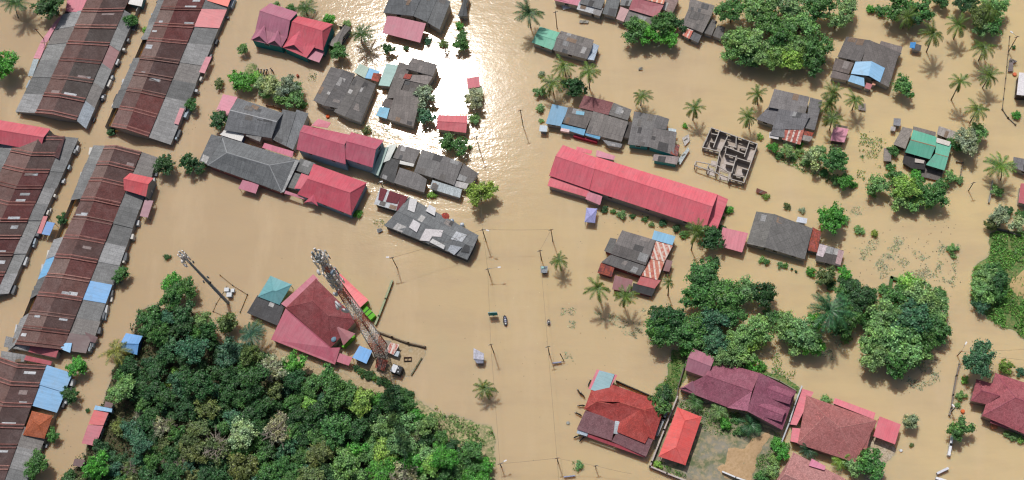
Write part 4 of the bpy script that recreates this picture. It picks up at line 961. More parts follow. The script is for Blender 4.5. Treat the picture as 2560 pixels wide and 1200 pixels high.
b = Bld('house', 'terracotta pink hip roofed house framed by bright pink sheet strips', 'house', 'Q', (1930, 780), wall='9a8078', win=5)
b.g([(1752, 536), (2258, 716), (2098, 1014), (1690, 880)], 3.2, [(1885, 682), (1990, 765)], 5.4, 'tl', 'b06c6a', hip=True, cap='bd7e7a')
b.m([(1724, 488), (1804, 512), (1682, 748), (1636, 742)], [2.9, 3.0, 3.0, 2.9], 'mt', 'd5566a', 'strip_roof')
b.m([(1652, 766), (1712, 772), (1690, 874), (1638, 862)], [2.9, 3.0, 3.0, 2.9], 'mt', 'd5566a', 'strip_roof')
b.m([(1956, 554), (2244, 660), (2230, 706), (1940, 592)], [2.9, 2.9, 3.0, 3.0], 'mt', 'd5586c', 'strip_roof')
b.m([(2140, 800), (2225, 745), (2180, 925), (2120, 905)], [3.3, 3.2, 2.9, 3.0], 'tl', 'aa6664', 'side_roof')
b = Bld('carport', 'flat crimson carport roof at the right end of the terracotta pink house', 'carport', 'Q', (2330, 780), wall='posts')
b.m([(2272, 684), (2424, 742), (2382, 884), (2228, 826)], [2.9, 2.8, 2.7, 2.8], 'mt', 'd34a60')
b = Bld('house', 'pale rose tiled roof with a bright pink skylight strip at the bottom edge', 'house', 'Q', (1760, 1100), wall='9a8078')
b.g([(1662, 942), (2030, 1130), (1900, 1330), (1500, 1200)], 3.4, [(1600, 1095), (1900, 1240)], 5.4, 'tl', 'bd8582', hip=True, cap='c99490')
b.m([(1790, 985), (1890, 1040), (1880, 1068), (1768, 1035)], [3.95, 3.75, 4.1, 4.3], 'mt', 'd06e92', 'pink_strip', wall=False)
b = Bld('house', 'rose red tiled villa with a small pink porch at the right edge', 'house', 'R', (900, 560), wall='a58f84', win=5)
b.g([(762, 308), (1090, 415), (1080, 850), (652, 664)], 3.2, [(930, 514), (1060, 560)], 5.6, 'tl', 'ab5b64', hip=True, cap='a85868')
b.g([(604, 360), (800, 412), (690, 570), (558, 540)], 3.25, [(648, 455), (800, 498)], 4.6, 'tl', 'ad5d66', 'wing_roof', hip='left', cap='a85868', wall='a58f84')
b.m([(722, 690), (800, 700), (868, 735), (870, 775), (716, 722)], [2.6, 2.8, 2.6, 2.4, 2.3], 'tl', 'a5525f', 'porch_roof', wall='posts')
a0 = pt('R', (755, 752), 1.0); MB().box(a0, 1.3, 0.9, -0.4, 1.0).build('porch_step', roofmat('pl', 'c07a56'), b.root, b.base)

# ---- the unfinished house without a roof
ub = pt('U', (600, 560), 0)
ur = empty('unfinished_house', ub, 'roofless unfinished grey block house with bare room walls and open window holes', 'house')
conc, pale = roofmat('pl', '8f8881'), roofmat('pl', 'b9b3ac')
ZT = 2.2
def uwall(p, q, holes=0, z1=ZT, sill=1.0):
    a, b_ = pt('U', p, z1), pt('U', q, z1); d = b_ - a; L = d.length
    def piece(t0, t1, z0, z2, m=conc):
        MBX.box(a + d * ((t0 + t1) / 2), L * (t1 - t0), 0.16, z0, z2, ax=d)
    MBX = MB(); last = 0.0
    for k in range(holes):
        c = (k + 0.5) / holes; w = 0.55 / L
        piece(last, c - w, -1.0, z1 - 0.12); piece(c - w, c + w, -1.0, sill); piece(c - w, c + w, z1 - 0.45, z1 - 0.12); last = c + w
    piece(last, 1.0, -1.0, z1 - 0.12)
    o = MBX.build('wall', conc, ur, ub)
    MB().box(a + d * 0.5, L + 0.2, 0.22, z1 - 0.12, z1 + random.uniform(-0.02, 0.03), ax=d).build('ring_beam', pale, ur, ub)
for a_, b_, h_ in (((372, 122), (1100, 378), 4), ((362, 130), (232, 425), 1), ((232, 430), (502, 498), 3), ((1095, 385), (885, 985), 3), ((878, 985), (655, 925), 2),
                   ((492, 178), (402, 425), 0), ((622, 262), (520, 480), 1), ((762, 268), (756, 430), 0), ((970, 340), (890, 575), 1), ((585, 415), (895, 535), 0),
                   ((600, 440), (590, 520), 0), ((380, 215), (480, 235), 0), ((640, 400), (760, 430), 1), ((820, 440), (940, 450), 1),
                   ((502, 505), (440, 780), 2), ((765, 565), (690, 835), 1), ((600, 540), (765, 585), 1), ((780, 600), (985, 665), 0), ((720, 862), (880, 900), 1),
                   ((350, 340), (420, 360), 0), ((650, 850), (640, 960), 0), ((600, 690), (715, 715), 0), ((860, 760), (955, 790), 0)):
    uwall(a_, b_, h_)
for a_, b_ in (((130, 650), (470, 720)), ((110, 712), (640, 905)), ((125, 650), (105, 712)), ((470, 720), (655, 830)), ((330, 690), (300, 780)), ((440, 790), (420, 840)), ((500, 800), (480, 870))):
    a, c = pt('U', a_, ZT), pt('U', b_, ZT)
    MB().box((a + c) / 2, (c - a).length, 0.22, ZT - 0.3, ZT, ax=c - a).build('beam', pale, ur, ub)
for q in ((130, 652), (108, 712), (330, 692), (300, 780), (470, 722), (440, 835), (640, 905)):
    a = pt('U', q, ZT); MB().box(a, 0.25, 0.25, -1.2, ZT - 0.3).build('column', pale, ur, ub)
sheet('floor', [[pt('U', p, 0.08) for p in ((350, 160), (1075, 395), (865, 975), (655, 915), (640, 850), (445, 785), (495, 510), (245, 440))]], roofmat('pl', 'b3a79c'), ur, ub, 0.3)
for q in ([(575, 590), (760, 625), (715, 720), (560, 690)], [(535, 695), (715, 725), (685, 835), (520, 790)], [(470, 340), (580, 350), (545, 480), (430, 430)],
          [(960, 500), (1080, 470), (1010, 650), (910, 620)], [(790, 770), (940, 800), (890, 880), (760, 860)], [(370, 640), (455, 655), (440, 740), (360, 720)], [(330, 750), (400, 770), (420, 890), (300, 850)],
          [(500, 870), (630, 920), (620, 960), (490, 930)]):
    sheet('floor_slab', [[pt('U', p, 0.16) for p in q]], roofmat('pl', 'c4bab4'), ur, ub, 0.3)

# ------------------------------------------------------------------ trees and other plants
LEAF = leafmat('leaves', 0.25); PALM = leafmat('palm leaves', 0.2)
BARK = roofmat('pl', '6b5f50')
def rand_dir(r):
    z = r.uniform(-1, 1); a = r.uniform(0, 2 * math.pi); q = math.sqrt(1 - z * z)
    return Vector((q * math.cos(a), q * math.sin(a), z))
def leafquad(vs_, fs, p, n, s, r):
    n = n.normalized(); t = n.cross(rand_dir(r))
    if t.length < 1e-3: t = Vector((1, 0, 0))
    t.normalize(); w = n.cross(t); k = len(vs_); a = s * r.uniform(0.7, 1.3); b_ = a * r.uniform(0.45, 0.75)
    vs_ += [p - t * a, p - w * b_ + n * (0.15 * a), p + t * a, p + w * b_ + n * (0.15 * a)]
    fs.append([k, k + 1, k + 2, k + 3])
def crown_mesh(name, seed, nlobe, nclump, nleaf, size, flat=0.75, lobe=(0.26, 0.5), cr=(0.10, 0.19), loose=0.22):
    """unit crown: a few uneven lobes, each set with many small leaf clumps; x, y radius about 1, centre at z 0"""
    r = random.Random(seed); vs_ = []; fs = []; lobes = []
    lop = r.uniform(0, 6.28); tries = 0
    while len(lobes) < nlobe and tries < 800:
        tries += 1
        a = r.uniform(0, 2 * math.pi); d = math.sqrt(r.random()) * (0.66 + 0.16 * math.cos(a - lop) + 0.10 * math.cos(3 * a + lop))
        R = r.uniform(*lobe) * (1.1 - 0.35 * d)
        q = Vector((math.cos(a) * d, math.sin(a) * d, flat * (0.62 - 0.6 * d) * r.uniform(0.2, 1.5) - 0.10))
        if all((q - c[0]).length > 0.64 * (R + c[1]) for c in lobes): lobes.append((q, R, r.uniform(0.6, 1.0)))
    tot = sum(R * R for q, R, k in lobes); clumps = []
    for q, R, sq in lobes:
        for _ in range(max(3, int(nclump * R * R / tot))):
            d = rand_dir(r); d.z = abs(d.z) if r.random() < 0.85 else d.z
            clumps.append((q + Vector((d.x, d.y, d.z * sq)) * R * r.uniform(0.75, 1.12), r.uniform(*cr), d))
    per = nleaf / len(clumps)
    for q, R, dd in clumps:
        for _ in range(int(per * r.uniform(0.5, 1.5))):
            d = rand_dir(r); k = R * (r.uniform(0.5, 1.0) if r.random() > loose else r.uniform(1.0, 1.9))
            leafquad(vs_, fs, q + Vector((d.x, d.y, d.z * 0.7)) * k, dd * 0.6 + d * 0.5 + rand_dir(r) * 0.7 + Vector((0, 0, 0.35)), size, r)
    for q, R, sq in lobes:
        for _ in range(int(nleaf * 0.10 / len(lobes))):
            d = rand_dir(r); leafquad(vs_, fs, q + d * R * r.uniform(0.1, 0.6) - Vector((0, 0, 0.1)), Vector((0, 0, 1)) + rand_dir(r) * 0.8, size * 2.0, r)
    me = D.meshes.new(name); me.from_pydata([tuple(v) for v in vs_], [], fs); me.update(); me.materials.append(LEAF)
    return me
BIG = [crown_mesh('crown', 100 + i, 10, 74, 4600, 0.056, 0.85) for i in range(8)]
MID = [crown_mesh('crown', 200 + i, 7, 42, 2600, 0.076, 0.9, (0.36, 0.62), (0.13, 0.24)) for i in range(7)]
DENSE = [crown_mesh('crown', 300 + i, 14, 70, 3800, 0.064, 0.9, (0.36, 0.5), (0.12, 0.2), 0.1) for i in range(2)]
OPEN = [crown_mesh('crown', 400 + i, 8, 30, 1100, 0.07, 0.8, (0.4, 0.6), (0.10, 0.2), 0.4) for i in range(4)]
def twig_mesh(seed):
    r = random.Random(seed); m = MB()
    for k in range(34):
        a = r.uniform(0, 6.28); e = r.uniform(0.15, 1.2); L = r.uniform(0.6, 1.05)
        d = Vector((math.cos(a) * math.cos(e), math.sin(a) * math.cos(e), math.sin(e)))
        p = d * L * 0.45 + rand_dir(r) * 0.12; q = d * L + rand_dir(r) * 0.16
        m.tube([Vector((0, 0, -0.3)), p, q], [0.03, 0.022, 0.010], 4, False)
        for _ in range(2):
            m.tube([p.lerp(q, r.uniform(0.2, 0.9)), q + rand_dir(r) * 0.35], [0.014, 0.008], 4, False)
    me = D.meshes.new('bare_twigs'); me.from_pydata([tuple(v) for v in m.v], [], m.f); me.update(); me.materials.append(roofmat('pl', 'a59a90')); return me
TWIGS = [twig_mesh(i) for i in range(3)]
def limbs(seed):
    r = random.Random(seed); m = MB()
    m.tube([(0, 0, -1.2), (0.05, 0.03, 0.1), (0.02, -0.04, 0.5)], [0.10, 0.075, 0.06], 7)
    for k in range(5):
        a = k * 1.26 + r.uniform(-0.3, 0.3)
        m.tube([(0.02, -0.04, 0.42), (0.25 * math.cos(a), 0.25 * math.sin(a), 0.75), (0.55 * math.cos(a), 0.55 * math.sin(a), 1.0)], [0.05, 0.035, 0.012], 5)
    me = D.meshes.new('trunk'); me.from_pydata([tuple(v) for v in m.v], [], m.f); me.update(); me.materials.append(BARK); return me
TRUNKS = [limbs(i) for i in range(3)]
GREENS = dict(dark='39643b', green='4f8046', mid='76a066', lime='83b057', olive='667a4a', grey='93a188', pale='97b087', teal='46755a', yellow='7f9c48', bright='54993f')
rt = random.Random(5)
def setcol(o, name, jit=0.12):
    c = lin(GREENS[name]); k = 1 + rt.uniform(-jit, jit)
    o.color = (c[0] * k * (1 + rt.uniform(-jit, jit)), c[1] * k, c[2] * k * (1 + rt.uniform(-jit, jit)), 1)
def tree(x, y, r_px, col, label, group=None, pool=None, hk=0.8, name='broadleaf_tree', cat='tree', lift=1.0, z0=0.0, twigs=False):
    r = r_px / 10.6 * (1.05 if r_px > 14 else 1.0)
    pool = pool or (BIG if r > 3.0 else MID)
    zc = z0 + max(0.62 * r, 0.3) + (0.55 * r * lift if r > 1.6 else 0.1)
    p = P(x, y, zc)
    small = r < 1.35
    if small:
        o = D.objects.new('bush', rt.choice(pool)); C.objects.link(o); o.location = (p.x, p.y, max(z0 + 0.45 * r, 0.25)); o.scale = (r, r, r * hk)
        o.rotation_euler = (0, 0, rt.uniform(0, 6.28)); setcol(o, col); return tag(o, label, 'bush', group)
    root = empty(name, (p.x, p.y, 0), label, cat, group)
    o = link('crown', rt.choice(pool), root, (0, 0, zc)); o.scale = (r * rt.uniform(0.88, 1.16), r * rt.uniform(0.88, 1.16), r * hk); o.rotation_euler = (0, 0, rt.uniform(0, 6.28)); setcol(o, col)
    if twigs:
        w = link('bare_twigs', rt.choice(TWIGS), root, (0, 0, zc)); w.scale = (r * 1.05, r * 1.05, r * 0.8); w.rotation_euler = (0, 0, rt.uniform(0, 6.28))
    t = link('trunk', rt.choice(TRUNKS), root, (0, 0, 0)); t.scale = (r * 0.8, r * 0.8, zc * 0.95); t.rotation_euler = (0, 0, rt.uniform(0, 6.28))
    return root
NTH = 'leftmost second third fourth fifth sixth seventh eighth ninth tenth eleventh twelfth thirteenth fourteenth fifteenth sixteenth seventeenth eighteenth nineteenth twentieth'.split()
NAMEOF = dict(dark='dark green', green='deep green', mid='mid green', lime='light lime green', olive='olive green', grey='grey green', pale='pale green', teal='blue green', yellow='yellowish green', bright='bright green')
def cluster(place, group, items, **k):
    order = sorted(range(len(items)), key=lambda i: items[i][0])
    for rank, i in enumerate(order):
        x, y, r = items[i][:3]; col = items[i][3] if len(items[i]) > 3 else 'green'
        nth = NTH[rank] if rank == 0 else ('rightmost' if rank == len(items) - 1 else NTH[rank] + ' from left')
        what = 'bush' if r / 10.6 < 1.35 else 'tree'
        tree(x, y, r, col, '%s %s, %s %s' % (NAMEOF[col], what, nth, place), group, **k)

# single trees that stand apart
for x, y, r, col, lab in (
    (128, 14, 42, 'dark', 'dark round tree at the top left next to the pink roof'),
    (4, 165, 40, 'bright', 'big bright green tree on the left edge below the top left palm'),
    (328, 52, 20, 'green', 'green tree at the right eave of the top left terrace'),
    (476, 260, 19, 'green', 'small green tree against the grey back roofs of the maroon top left terrace'),
    (280, 328, 14, 'dark', 'dark low bush at the lower left foot of the maroon top left terrace'),
    (362, 73, 9, 'lime', 'tiny lime bush in the gap between the two top left terraces'),
    (609, 123, 17, 'mid', 'small round tree in the water left of the large pink house'),
    (548, 211, 15, 'olive', 'sparse olive tree left of the hedge in the upper left water'),
    (547, 302, 26, 'dark', 'dark tree at the lower end of the pink roofed grey house'),
    (411, 413, 27, 'dark', 'dark round tree at the top right corner of the longest terrace'),
    (154, 549, 16, 'dark', 'dark bush in the second lane beside the blue awning'),
    (301, 688, 22, 'green', 'green tree beside the bright blue roof of the longest terrace'),
    (416, 642, 10, 'dark', 'small dark bush alone in the water left of the steel pole'),
    (1198, 482, 38, 'yellow', 'large yellow green tree at the right end of the grey patchwork house'),
    (1081, 486, 12, 'lime', 'small lime bush between the grey patchwork house and the white patched house'),
    (895, 534, 12, 'bright', 'small green bush at the right corner of the red dutch gabled house'),
    (1437, 220, 30, 'dark', 'dark tree above the maroon back roof right of the road'),
    (1712, 313, 8, 'bright', 'tiny bright bush below the second lone palm right of the road'),
    (1575, 78, 9, 'dark', 'small dark bush just left of the bushy trees under the maroon roof'),
    (2256, 214, 27, 'green', 'leafy shrub right of the house with the sky blue front'),
    (2088, 400, 37, 'green', 'large round dark green tree below the lone pink hut'),
    (2080, 547, 36, 'bright', 'perfectly round bright green tree in open water right of the broad grey house'),
    (2113, 549, 14, 'mid', 'small tree touching the perfectly round bright green tree on its right'),
    (1914, 491, 10, 'yellow', 'yellowish upright bush between the unfinished house and the broad grey house'),
    (1968, 516, 10, 'olive', 'small olive shrub behind the broad grey house'),
    (2007, 526, 9, 'grey', 'faint grey shrub just above the white box of the broad grey house'),
    (2146, 575, 13, 'mid', 'open bush right of the rusty side roof in the open water'),
    (2187, 585, 11, 'yellow', 'small yellow green cone shaped bush in the right open water'),
    (2542, 287, 13, 'bright', 'ball shaped bright green shrub near the white flat roof'),
    (2534, 118, 6, 'dark', 'tiny dark shrub near the street lamp at the upper right'),
    (2444, 902, 46, 'teal', 'rounded blue green tree at the corner of the fence right of the lower water'),
    (2516, 916, 18, 'yellow', 'yellowish tree between the rounded blue green tree and the rose villa'),
    (2553, 930, 12, 'teal', 'dark shrub at the right edge above the rose villa'),
    (2397, 1070, 27, 'green', 'square clipped green tree beside the white gate wall in the lower right'),
    (2402, 988, 13, 'mid', 'green bush inside the fence left of the rose villa'),
    (2411, 950, 10, 'lime', 'pale lime bush at the upper end of the fence left of the rose villa'),
    (2395, 1013, 8, 'mid', 'small bush by the orange ball inside the fence'),
    (2280, 1053, 22, 'grey', 'thin grey green shrub right of the crimson carport'),
    (2279, 1113, 6, 'olive', 'tiny olive plant in the water below the crimson carport'),
    (2380, 620, 14, 'mid', 'green shrub alone in the water left of the grassy right bank'),
    (2384, 640, 7, 'mid', 'tiny shrub just below the lone green shrub left of the grassy bank'),
    (1645, 1015, 26, 'green', 'green tree between the red tiled house and the grassy spit'),
    (1660, 990, 24, 'dark', 'dark shrub behind the red tiled house next to its back wall'),
    (1645, 1160, 11, 'lime', 'lime green shrub below the orange red carport'),
    (2065, 998, 14, 'mid', 'low rounded bush behind the terracotta pink house'),
    (2172, 1158, 30, 'green', 'bushy dark green tree at the bottom edge below the terracotta pink house'),
    (2135, 1160, 22, 'mid', 'mid green tree left of the bushy dark tree at the bottom edge'),
    (1448, 1165, 12, 'mid', 'low green weed tuft in the water below the parked motorbikes'),
    (1821, 525, 13, 'bright', 'bright shrub at the far right corner of the long red hall'),
    (1775, 595, 30, 'dark', 'dark dense tree at the lower right end of the long red hall'),
    (1656, 556, 11, 'teal', 'round blue green bush in front of the long red hall'),
    (1556, 536, 13, 'mid', 'low tuft of bushes in front of the left half of the long red hall'),
    (1350, 272, 14, 'mid', 'small plant left of the blue roofed house by the road'),
    (1350, 232, 16, 'mid', 'leafy shrub below the spreading palm by the road'),
    (1353, 185, 10, 'grey', 'grey green shrub above the spreading palm by the road'),
    (1352, 302, 7, 'mid', 'tiny plant above the pale booth by the road'),
    (190, 918, 26, 'bright', 'bright green tree right of the blue lean-to roofs at the bottom left'),
    (205, 915, 14, 'green', 'green bush at the tip of the tree beside the blue lean-to roofs'),
    (174, 986, 22, 'dark', 'dark tree tucked under the second blue lean-to roof'),
    (130, 1090, 17, 'green', 'small tree below the orange tiled porch'),
    (95, 1160, 32, 'green', 'green tree over the grey roof at the bottom left corner'),
    (218, 1025, 7, 'dark', 'tiny dark bush in the bottom left lane'),
    (565, 812, 28, 'olive', 'olive tree standing in a pool above the forest'),
    (448, 798, 10, 'dark', 'small dark shrub below the three lobed tree'),
):
    tree(x, y, r, col, lab, pool=DENSE if 'round' in lab.split()[:3] or 'ball' in lab else None)
cluster('of three joined crowns left of the steel pole', 'joined trees left of the steel pole', [(430, 705, 26, 'bright'), (466, 718, 28, 'green'), (432, 738, 34, 'green')])
cluster('beside the left corner of the big grey hip roof', 'trees by the big grey hip roof', [(473, 405, 24, 'dark'), (500, 418, 18, 'dark')])
cluster('in the hedge above the pink roofed grey house', 'hedge bushes in the upper left water', [(592, 200, 26, 'bright'), (618, 204, 25, 'bright'), (640, 196, 18, 'lime'), (652, 214, 22, 'pale'), (682, 210, 28, 'pale'),
        (700, 226, 24, 'grey'), (722, 214, 32, 'grey'), (742, 225, 22, 'mid'), (700, 248, 20, 'mid'), (738, 250, 24, 'mid'), (755, 262, 14, 'green'), (665, 232, 18, 'mid')])
cluster('behind the large pink house', 'bushes around the large pink house', [(692, 10, 12, 'mid'), (728, 18, 14, 'green'), (820, 50, 18, 'bright'), (866, 58, 14, 'mid'), (850, 128, 24, 'green'), (832, 118, 12, 'green')])
cluster('among the plants in and around the sun glare', 'plants in the sun glare', [(968, 122, 19, 'dark'), (1014, 120, 9, 'dark'), (1150, 108, 21, 'green'), (1155, 92, 18, 'green'), (1148, 62, 13, 'bright'), (1110, 108, 12, 'mid'),
        (1068, 100, 12, 'teal'), (1186, 250, 27, 'grey'), (1185, 300, 16, 'mid'), (1122, 352, 24, 'green'), (1148, 362, 24, 'green'), (1065, 238, 26, 'grey'), (1062, 290, 22, 'teal'), (1176, 368, 7, 'mid'), (915, 325, 12, 'olive')])
cluster('in front of the top edge maroon roof', 'bushy trees below the top edge', [(1590, 72, 34, 'green'), (1628, 88, 30, 'bright'), (1655, 62, 36, 'green'), (1668, 92, 26, 'bright'), (1695, 60, 20, 'dark'), (1610, 68, 22, 'lime')])
cluster('in the big grove near the top edge', 'trees of the big grove', [(1828, 30, 44, 'green'), (1892, 18, 48, 'mid'), (1965, 12, 50, 'mid'), (2040, 18, 48, 'green'), (2112, 20, 36, 'mid'), (1842, 100, 42, 'mid'), (1832, 132, 32, 'mid'), (1888, 118, 46, 'mid'),
        (1955, 92, 44, 'green'), (1930, 142, 40, 'mid'), (2000, 60, 46, 'mid'), (2035, 118, 44, 'green'), (2030, 158, 34, 'green'), (1975, 150, 36, 'lime'), (1878, 150, 32, 'green'), (2090, 55, 28, 'mid'), (1920, 60, 42, 'green'), (1985, 118, 40, 'mid')][:18])
cluster('along the top edge right of the big grove', 'trees along the top right edge', [(2178, 24, 14, 'bright'), (2200, 26, 15, 'green'), (2250, 12, 40, 'green'), (2300, 28, 30, 'green'), (2276, 40, 26, 'teal'), (2348, -4, 22, 'dark')])
cluster('in the palm grove at the top right', 'trees in the palm grove', [(2412, 12, 34, 'dark'), (2450, 38, 40, 'olive'), (2482, 60, 30, 'green'), (2456, 66, 28, 'mid'), (2490, 20, 34, 'mid')])
cluster('beside the pale shed behind the green roofed house', 'trees beside the green roofed house', [(2412, 352, 36, 'grey'), (2442, 335, 26, 'mid'), (2390, 362, 20, 'green')])
cluster('in the thicket below the striped sheets', 'thicket below the striped sheets', [(1935, 370, 15, 'bright'), (1970, 378, 18, 'mid'), (2000, 378, 14, 'mid'), (2038, 392, 28, 'pale'), (1998, 362, 12, 'bright'), (2115, 456, 20, 'bright'), (2092, 452, 14, 'mid'), (1900, 340, 10, 'lime'), (1950, 388, 12, 'green'), (1985, 395, 11, 'mid'), (2015, 405, 14, 'mid'), (2062, 430, 13, 'green'), (2052, 372, 14, 'mid'), (2132, 462, 11, 'bright'), (2112, 440, 10, 'mid')])
cluster('in the bushes below the green roofed house', 'bushes below the green roofed house', [(2198, 462, 28, 'mid'), (2232, 440, 20, 'green'), (2262, 472, 36, 'lime'), (2250, 500, 24, 'mid'), (2300, 470, 24, 'green'), (2340, 488, 32, 'green'), (2288, 436, 16, 'bright'), (2225, 415, 12, 'green'),
        (2280, 512, 20, 'mid'), (2375, 440, 18, 'mid'), (2232, 380, 16, 'green'), (2320, 502, 20, 'mid'), (2300, 500, 18, 'lime'), (2250, 448, 20, 'green'), (2355, 462, 16, 'green'), (2180, 480, 12, 'mid'), (2400, 450, 12, 'mid')])
cluster('in the row of bushes below the mottled shed', 'bushes below the mottled shed', [(2028, 678, 13, 'bright'), (2062, 690, 22, 'olive'), (2110, 682, 20, 'bright'), (2112, 706, 18, 'dark'), (2140, 706, 10, 'dark'), (2075, 708, 14, 'dark')])
cluster('in the dark grove mid right', 'trees of the dark middle grove', [(1765, 688, 48, 'green'), (1745, 735, 44, 'green'), (1805, 742, 46, 'green'), (1850, 728, 34, 'mid'), (1906, 738, 38, 'dark'), (1778, 800, 40, 'teal'), (1678, 806, 46, 'dark'), (1645, 830, 42, 'green'),
        (1708, 832, 42, 'green'), (1742, 812, 36, 'green'), (1830, 790, 36, 'green'), (1792, 848, 36, 'teal'), (1846, 850, 36, 'mid'), (1895, 826, 40, 'mid'), (1880, 852, 26, 'lime'), (1764, 870, 26, 'green'), (1790, 650, 12, 'dark'), (1640, 782, 18, 'dark'), (1925, 790, 20, 'green')])
cluster('in the bushy clump left of the dark oil palm', 'clump left of the dark oil palm', [(1975, 815, 36, 'mid'), (2012, 832, 44, 'mid'), (2030, 862, 32, 'bright'), (1985, 850, 26, 'mid'), (2040, 800, 24, 'bright'), (1950, 800, 22, 'green')])
cluster('behind and right of the dark oil palm', 'trees around the dark oil palm', [(2150, 742, 38, 'dark'), (2110, 750, 30, 'green'), (2122, 800, 36, 'green'), (2090, 815, 30, 'dark'), (2118, 846, 14, 'mid'), (2170, 735, 24, 'dark')])
cluster('in the huge tree clump in the lower right', 'trees of the huge clump', [(2210, 728, 16, 'green'), (2245, 745, 40, 'green'), (2300, 740, 46, 'mid'), (2336, 762, 38, 'mid'), (2222, 792, 46, 'mid'), (2282, 800, 50, 'teal'), (2330, 812, 36, 'green'), (2190, 842, 46, 'mid'), (2248, 852, 50, 'mid'),
        (2300, 846, 40, 'green'), (2196, 884, 42, 'mid'), (2242, 898, 38, 'green'), (2290, 890, 32, 'mid'), (2346, 842, 22, 'green'), (2282, 715, 30, 'lime'), (2170, 800, 26, 'green'), (2352, 735, 16, 'green')])
cluster('behind the dull maroon house', 'bushes behind the maroon house', [(1735, 895, 24, 'bright'), (1812, 890, 34, 'mid'), (1848, 890, 30, 'mid'), (1772, 902, 24, 'green'), (1880, 905, 20, 'bright'), (1905, 918, 14, 'bright'), (1720, 868, 20, 'bright'), (1866, 925, 16, 'mid')])
cluster('on the overgrown right bank', 'trees on the right bank', [(2462, 690, 24, 'mid'), (2490, 676, 22, 'green'), (2500, 700, 24, 'dark'), (2455, 728, 26, 'mid'), (2490, 735, 20, 'green'), (2450, 765, 18, 'teal'), (2498, 545, 24, 'grey'), (2515, 528, 16, 'dark'), (2478, 560, 18, 'olive'), (2545, 560, 20, 'pale'), (2552, 535, 14, 'green'), (2492, 480, 16, 'mid')])
cluster('in the bushes left of the rose roof', 'bushes left of the rose roof', [(1946, 1110, 16, 'bright'), (1955, 1135, 18, 'bright'), (1935, 1150, 15, 'mid'), (1928, 1180, 18, 'mid'), (1905, 1195, 16, 'green'), (1962, 1118, 12, 'mid')])
cluster('in the hedge below the tower compound', 'hedge along the tower compound', [(890 + i * 11.5, 918 + i * 5.6 + (i % 3) * 3, 9 + i % 4, ('dark', 'green', 'dark')[i % 3]) for i in range(13)])
cluster('at the lower wall of the rose villa', 'low plants along the rose villa', [(2520, 1085, 10, 'mid'), (2535, 1092, 12, 'mid'), (2550, 1098, 11, 'lime')])
cluster('in the yard behind the orange red carport', 'low yard plants', [(1760, 985, 9, 'mid'), (1815, 1062, 16, 'bright'), (1838, 1050, 12, 'green'), (1850, 1078, 14, 'green'), (1800, 1045, 9, 'mid')])

cluster('along the front wall of the long red hall', 'bushes along the long red hall', [(1512, 522, 11, 'dark'), (1532, 528, 8, 'green'), (1580, 540, 8, 'dark'), (1612, 548, 9, 'green'), (1630, 560, 8, 'mid'), (1690, 572, 12, 'dark'), (1712, 585, 13, 'green'), (1798, 540, 12, 'green'), (1806, 570, 11, 'dark'), (1645, 590, 6, 'green')])
cluster('among the weeds below the broad grey house', 'weeds below the broad grey house', [(1905, 650, 10, 'mid'), (1918, 655, 9, 'green'), (1952, 662, 9, 'mid'), (1963, 665, 8, 'green'), (1980, 672, 4, 'dark'), (1990, 678, 4, 'dark')])
# the dense wood at the lower left: every crown a tree of its own
def fpoly(): return FOREST
special = [(905, 1005, 34, 'lime', 'large bright lime tree at the upper right of the wood'), (600, 1088, 38, 'pale', 'pale blue green tree in the middle of the wood near the bottom edge'),
           (690, 1082, 34, 'grey', 'grey nearly bare tree right of the pale tree in the wood'), (770, 1010, 20, 'lime', 'small lime tree left of the large bright lime tree in the wood'),
           (960, 1130, 32, 'lime', 'lime green tree in the lower right of the wood'), (1115, 1150, 36, 'bright', 'bright green tree at the lower right corner of the wood'),
           (1080, 1165, 24, 'lime', 'lime green tree at the bottom edge of the wood right of centre'), (435, 925, 14, 'lime', 'small lime crown in the dark left part of the wood'),
           (418, 958, 12, 'lime', 'tiny lime crown below the small lime crown in the dark left part'), (400, 1070, 22, 'grey', 'grey feathery crown in the left part of the wood'),
           (735, 905, 26, 'bright', 'bright green round tree on the track side of the wood left of the grey bank'), (822, 945, 26, 'green', 'dark green round tree on the track side of the wood below the blue equipment room'),
           (510, 800, 26, 'mid', 'mid green tree at the top of the wood below the steel pole'), (370, 800, 30, 'green', 'green tree at the top left tip of the wood'),
           (300, 975, 34, 'mid', 'mid green tree on the lane side of the wood above the red roof'), (240, 1165, 34, 'bright', 'bright green tree at the lower left tip of the wood'),
           (520, 1020, 30, 'olive', 'olive brown tree in the left middle of the wood'), (500, 1130, 32, 'olive', 'large olive tree near the bottom edge left of the pale tree'),
           (1075, 1060, 24, 'mid', 'tree on the far right shoulder of the wood beside the pale bank'), (1010, 1050, 26, 'mid', 'mid green tree above the right shoulder of the wood')]
placed = []
for x, y, r, col, lab in special:
    tree(x, y, r, col, lab, 'trees of the dense wood', name='forest_tree', lift=1.6, pool=OPEN if 'bare' in lab or 'feathery' in lab else None, twigs='bare' in lab or 'feathery' in lab); placed.append((x, y, r))
rf = random.Random(21)
cands = []
for _ in range(9000):
    x = rf.uniform(120, 1235); y = rf.uniform(765, 1262)
    if not inside(x, y, FOREST) or edge_dist(x, y, FOREST) < 8: continue
    r = rf.choice((20, 24, 28, 32, 38, 44))
    if all(math.hypot(x - a, y - b_) > 0.66 * (r + c) * 0.93 for a, b_, c in placed): placed.append((x, y, r)); cands.append((x, y, r))
for _ in range(6000):
    x = rf.uniform(120, 1235); y = rf.uniform(765, 1262)
    if not inside(x, y, FOREST) or edge_dist(x, y, FOREST) < 5: continue
    r = rf.choice((15, 17, 20))
    if all(math.hypot(x - a, y - b_) > 0.68 * (r + c) * 0.93 for a, b_, c in placed): placed.append((x, y, r)); cands.append((x, y, r))
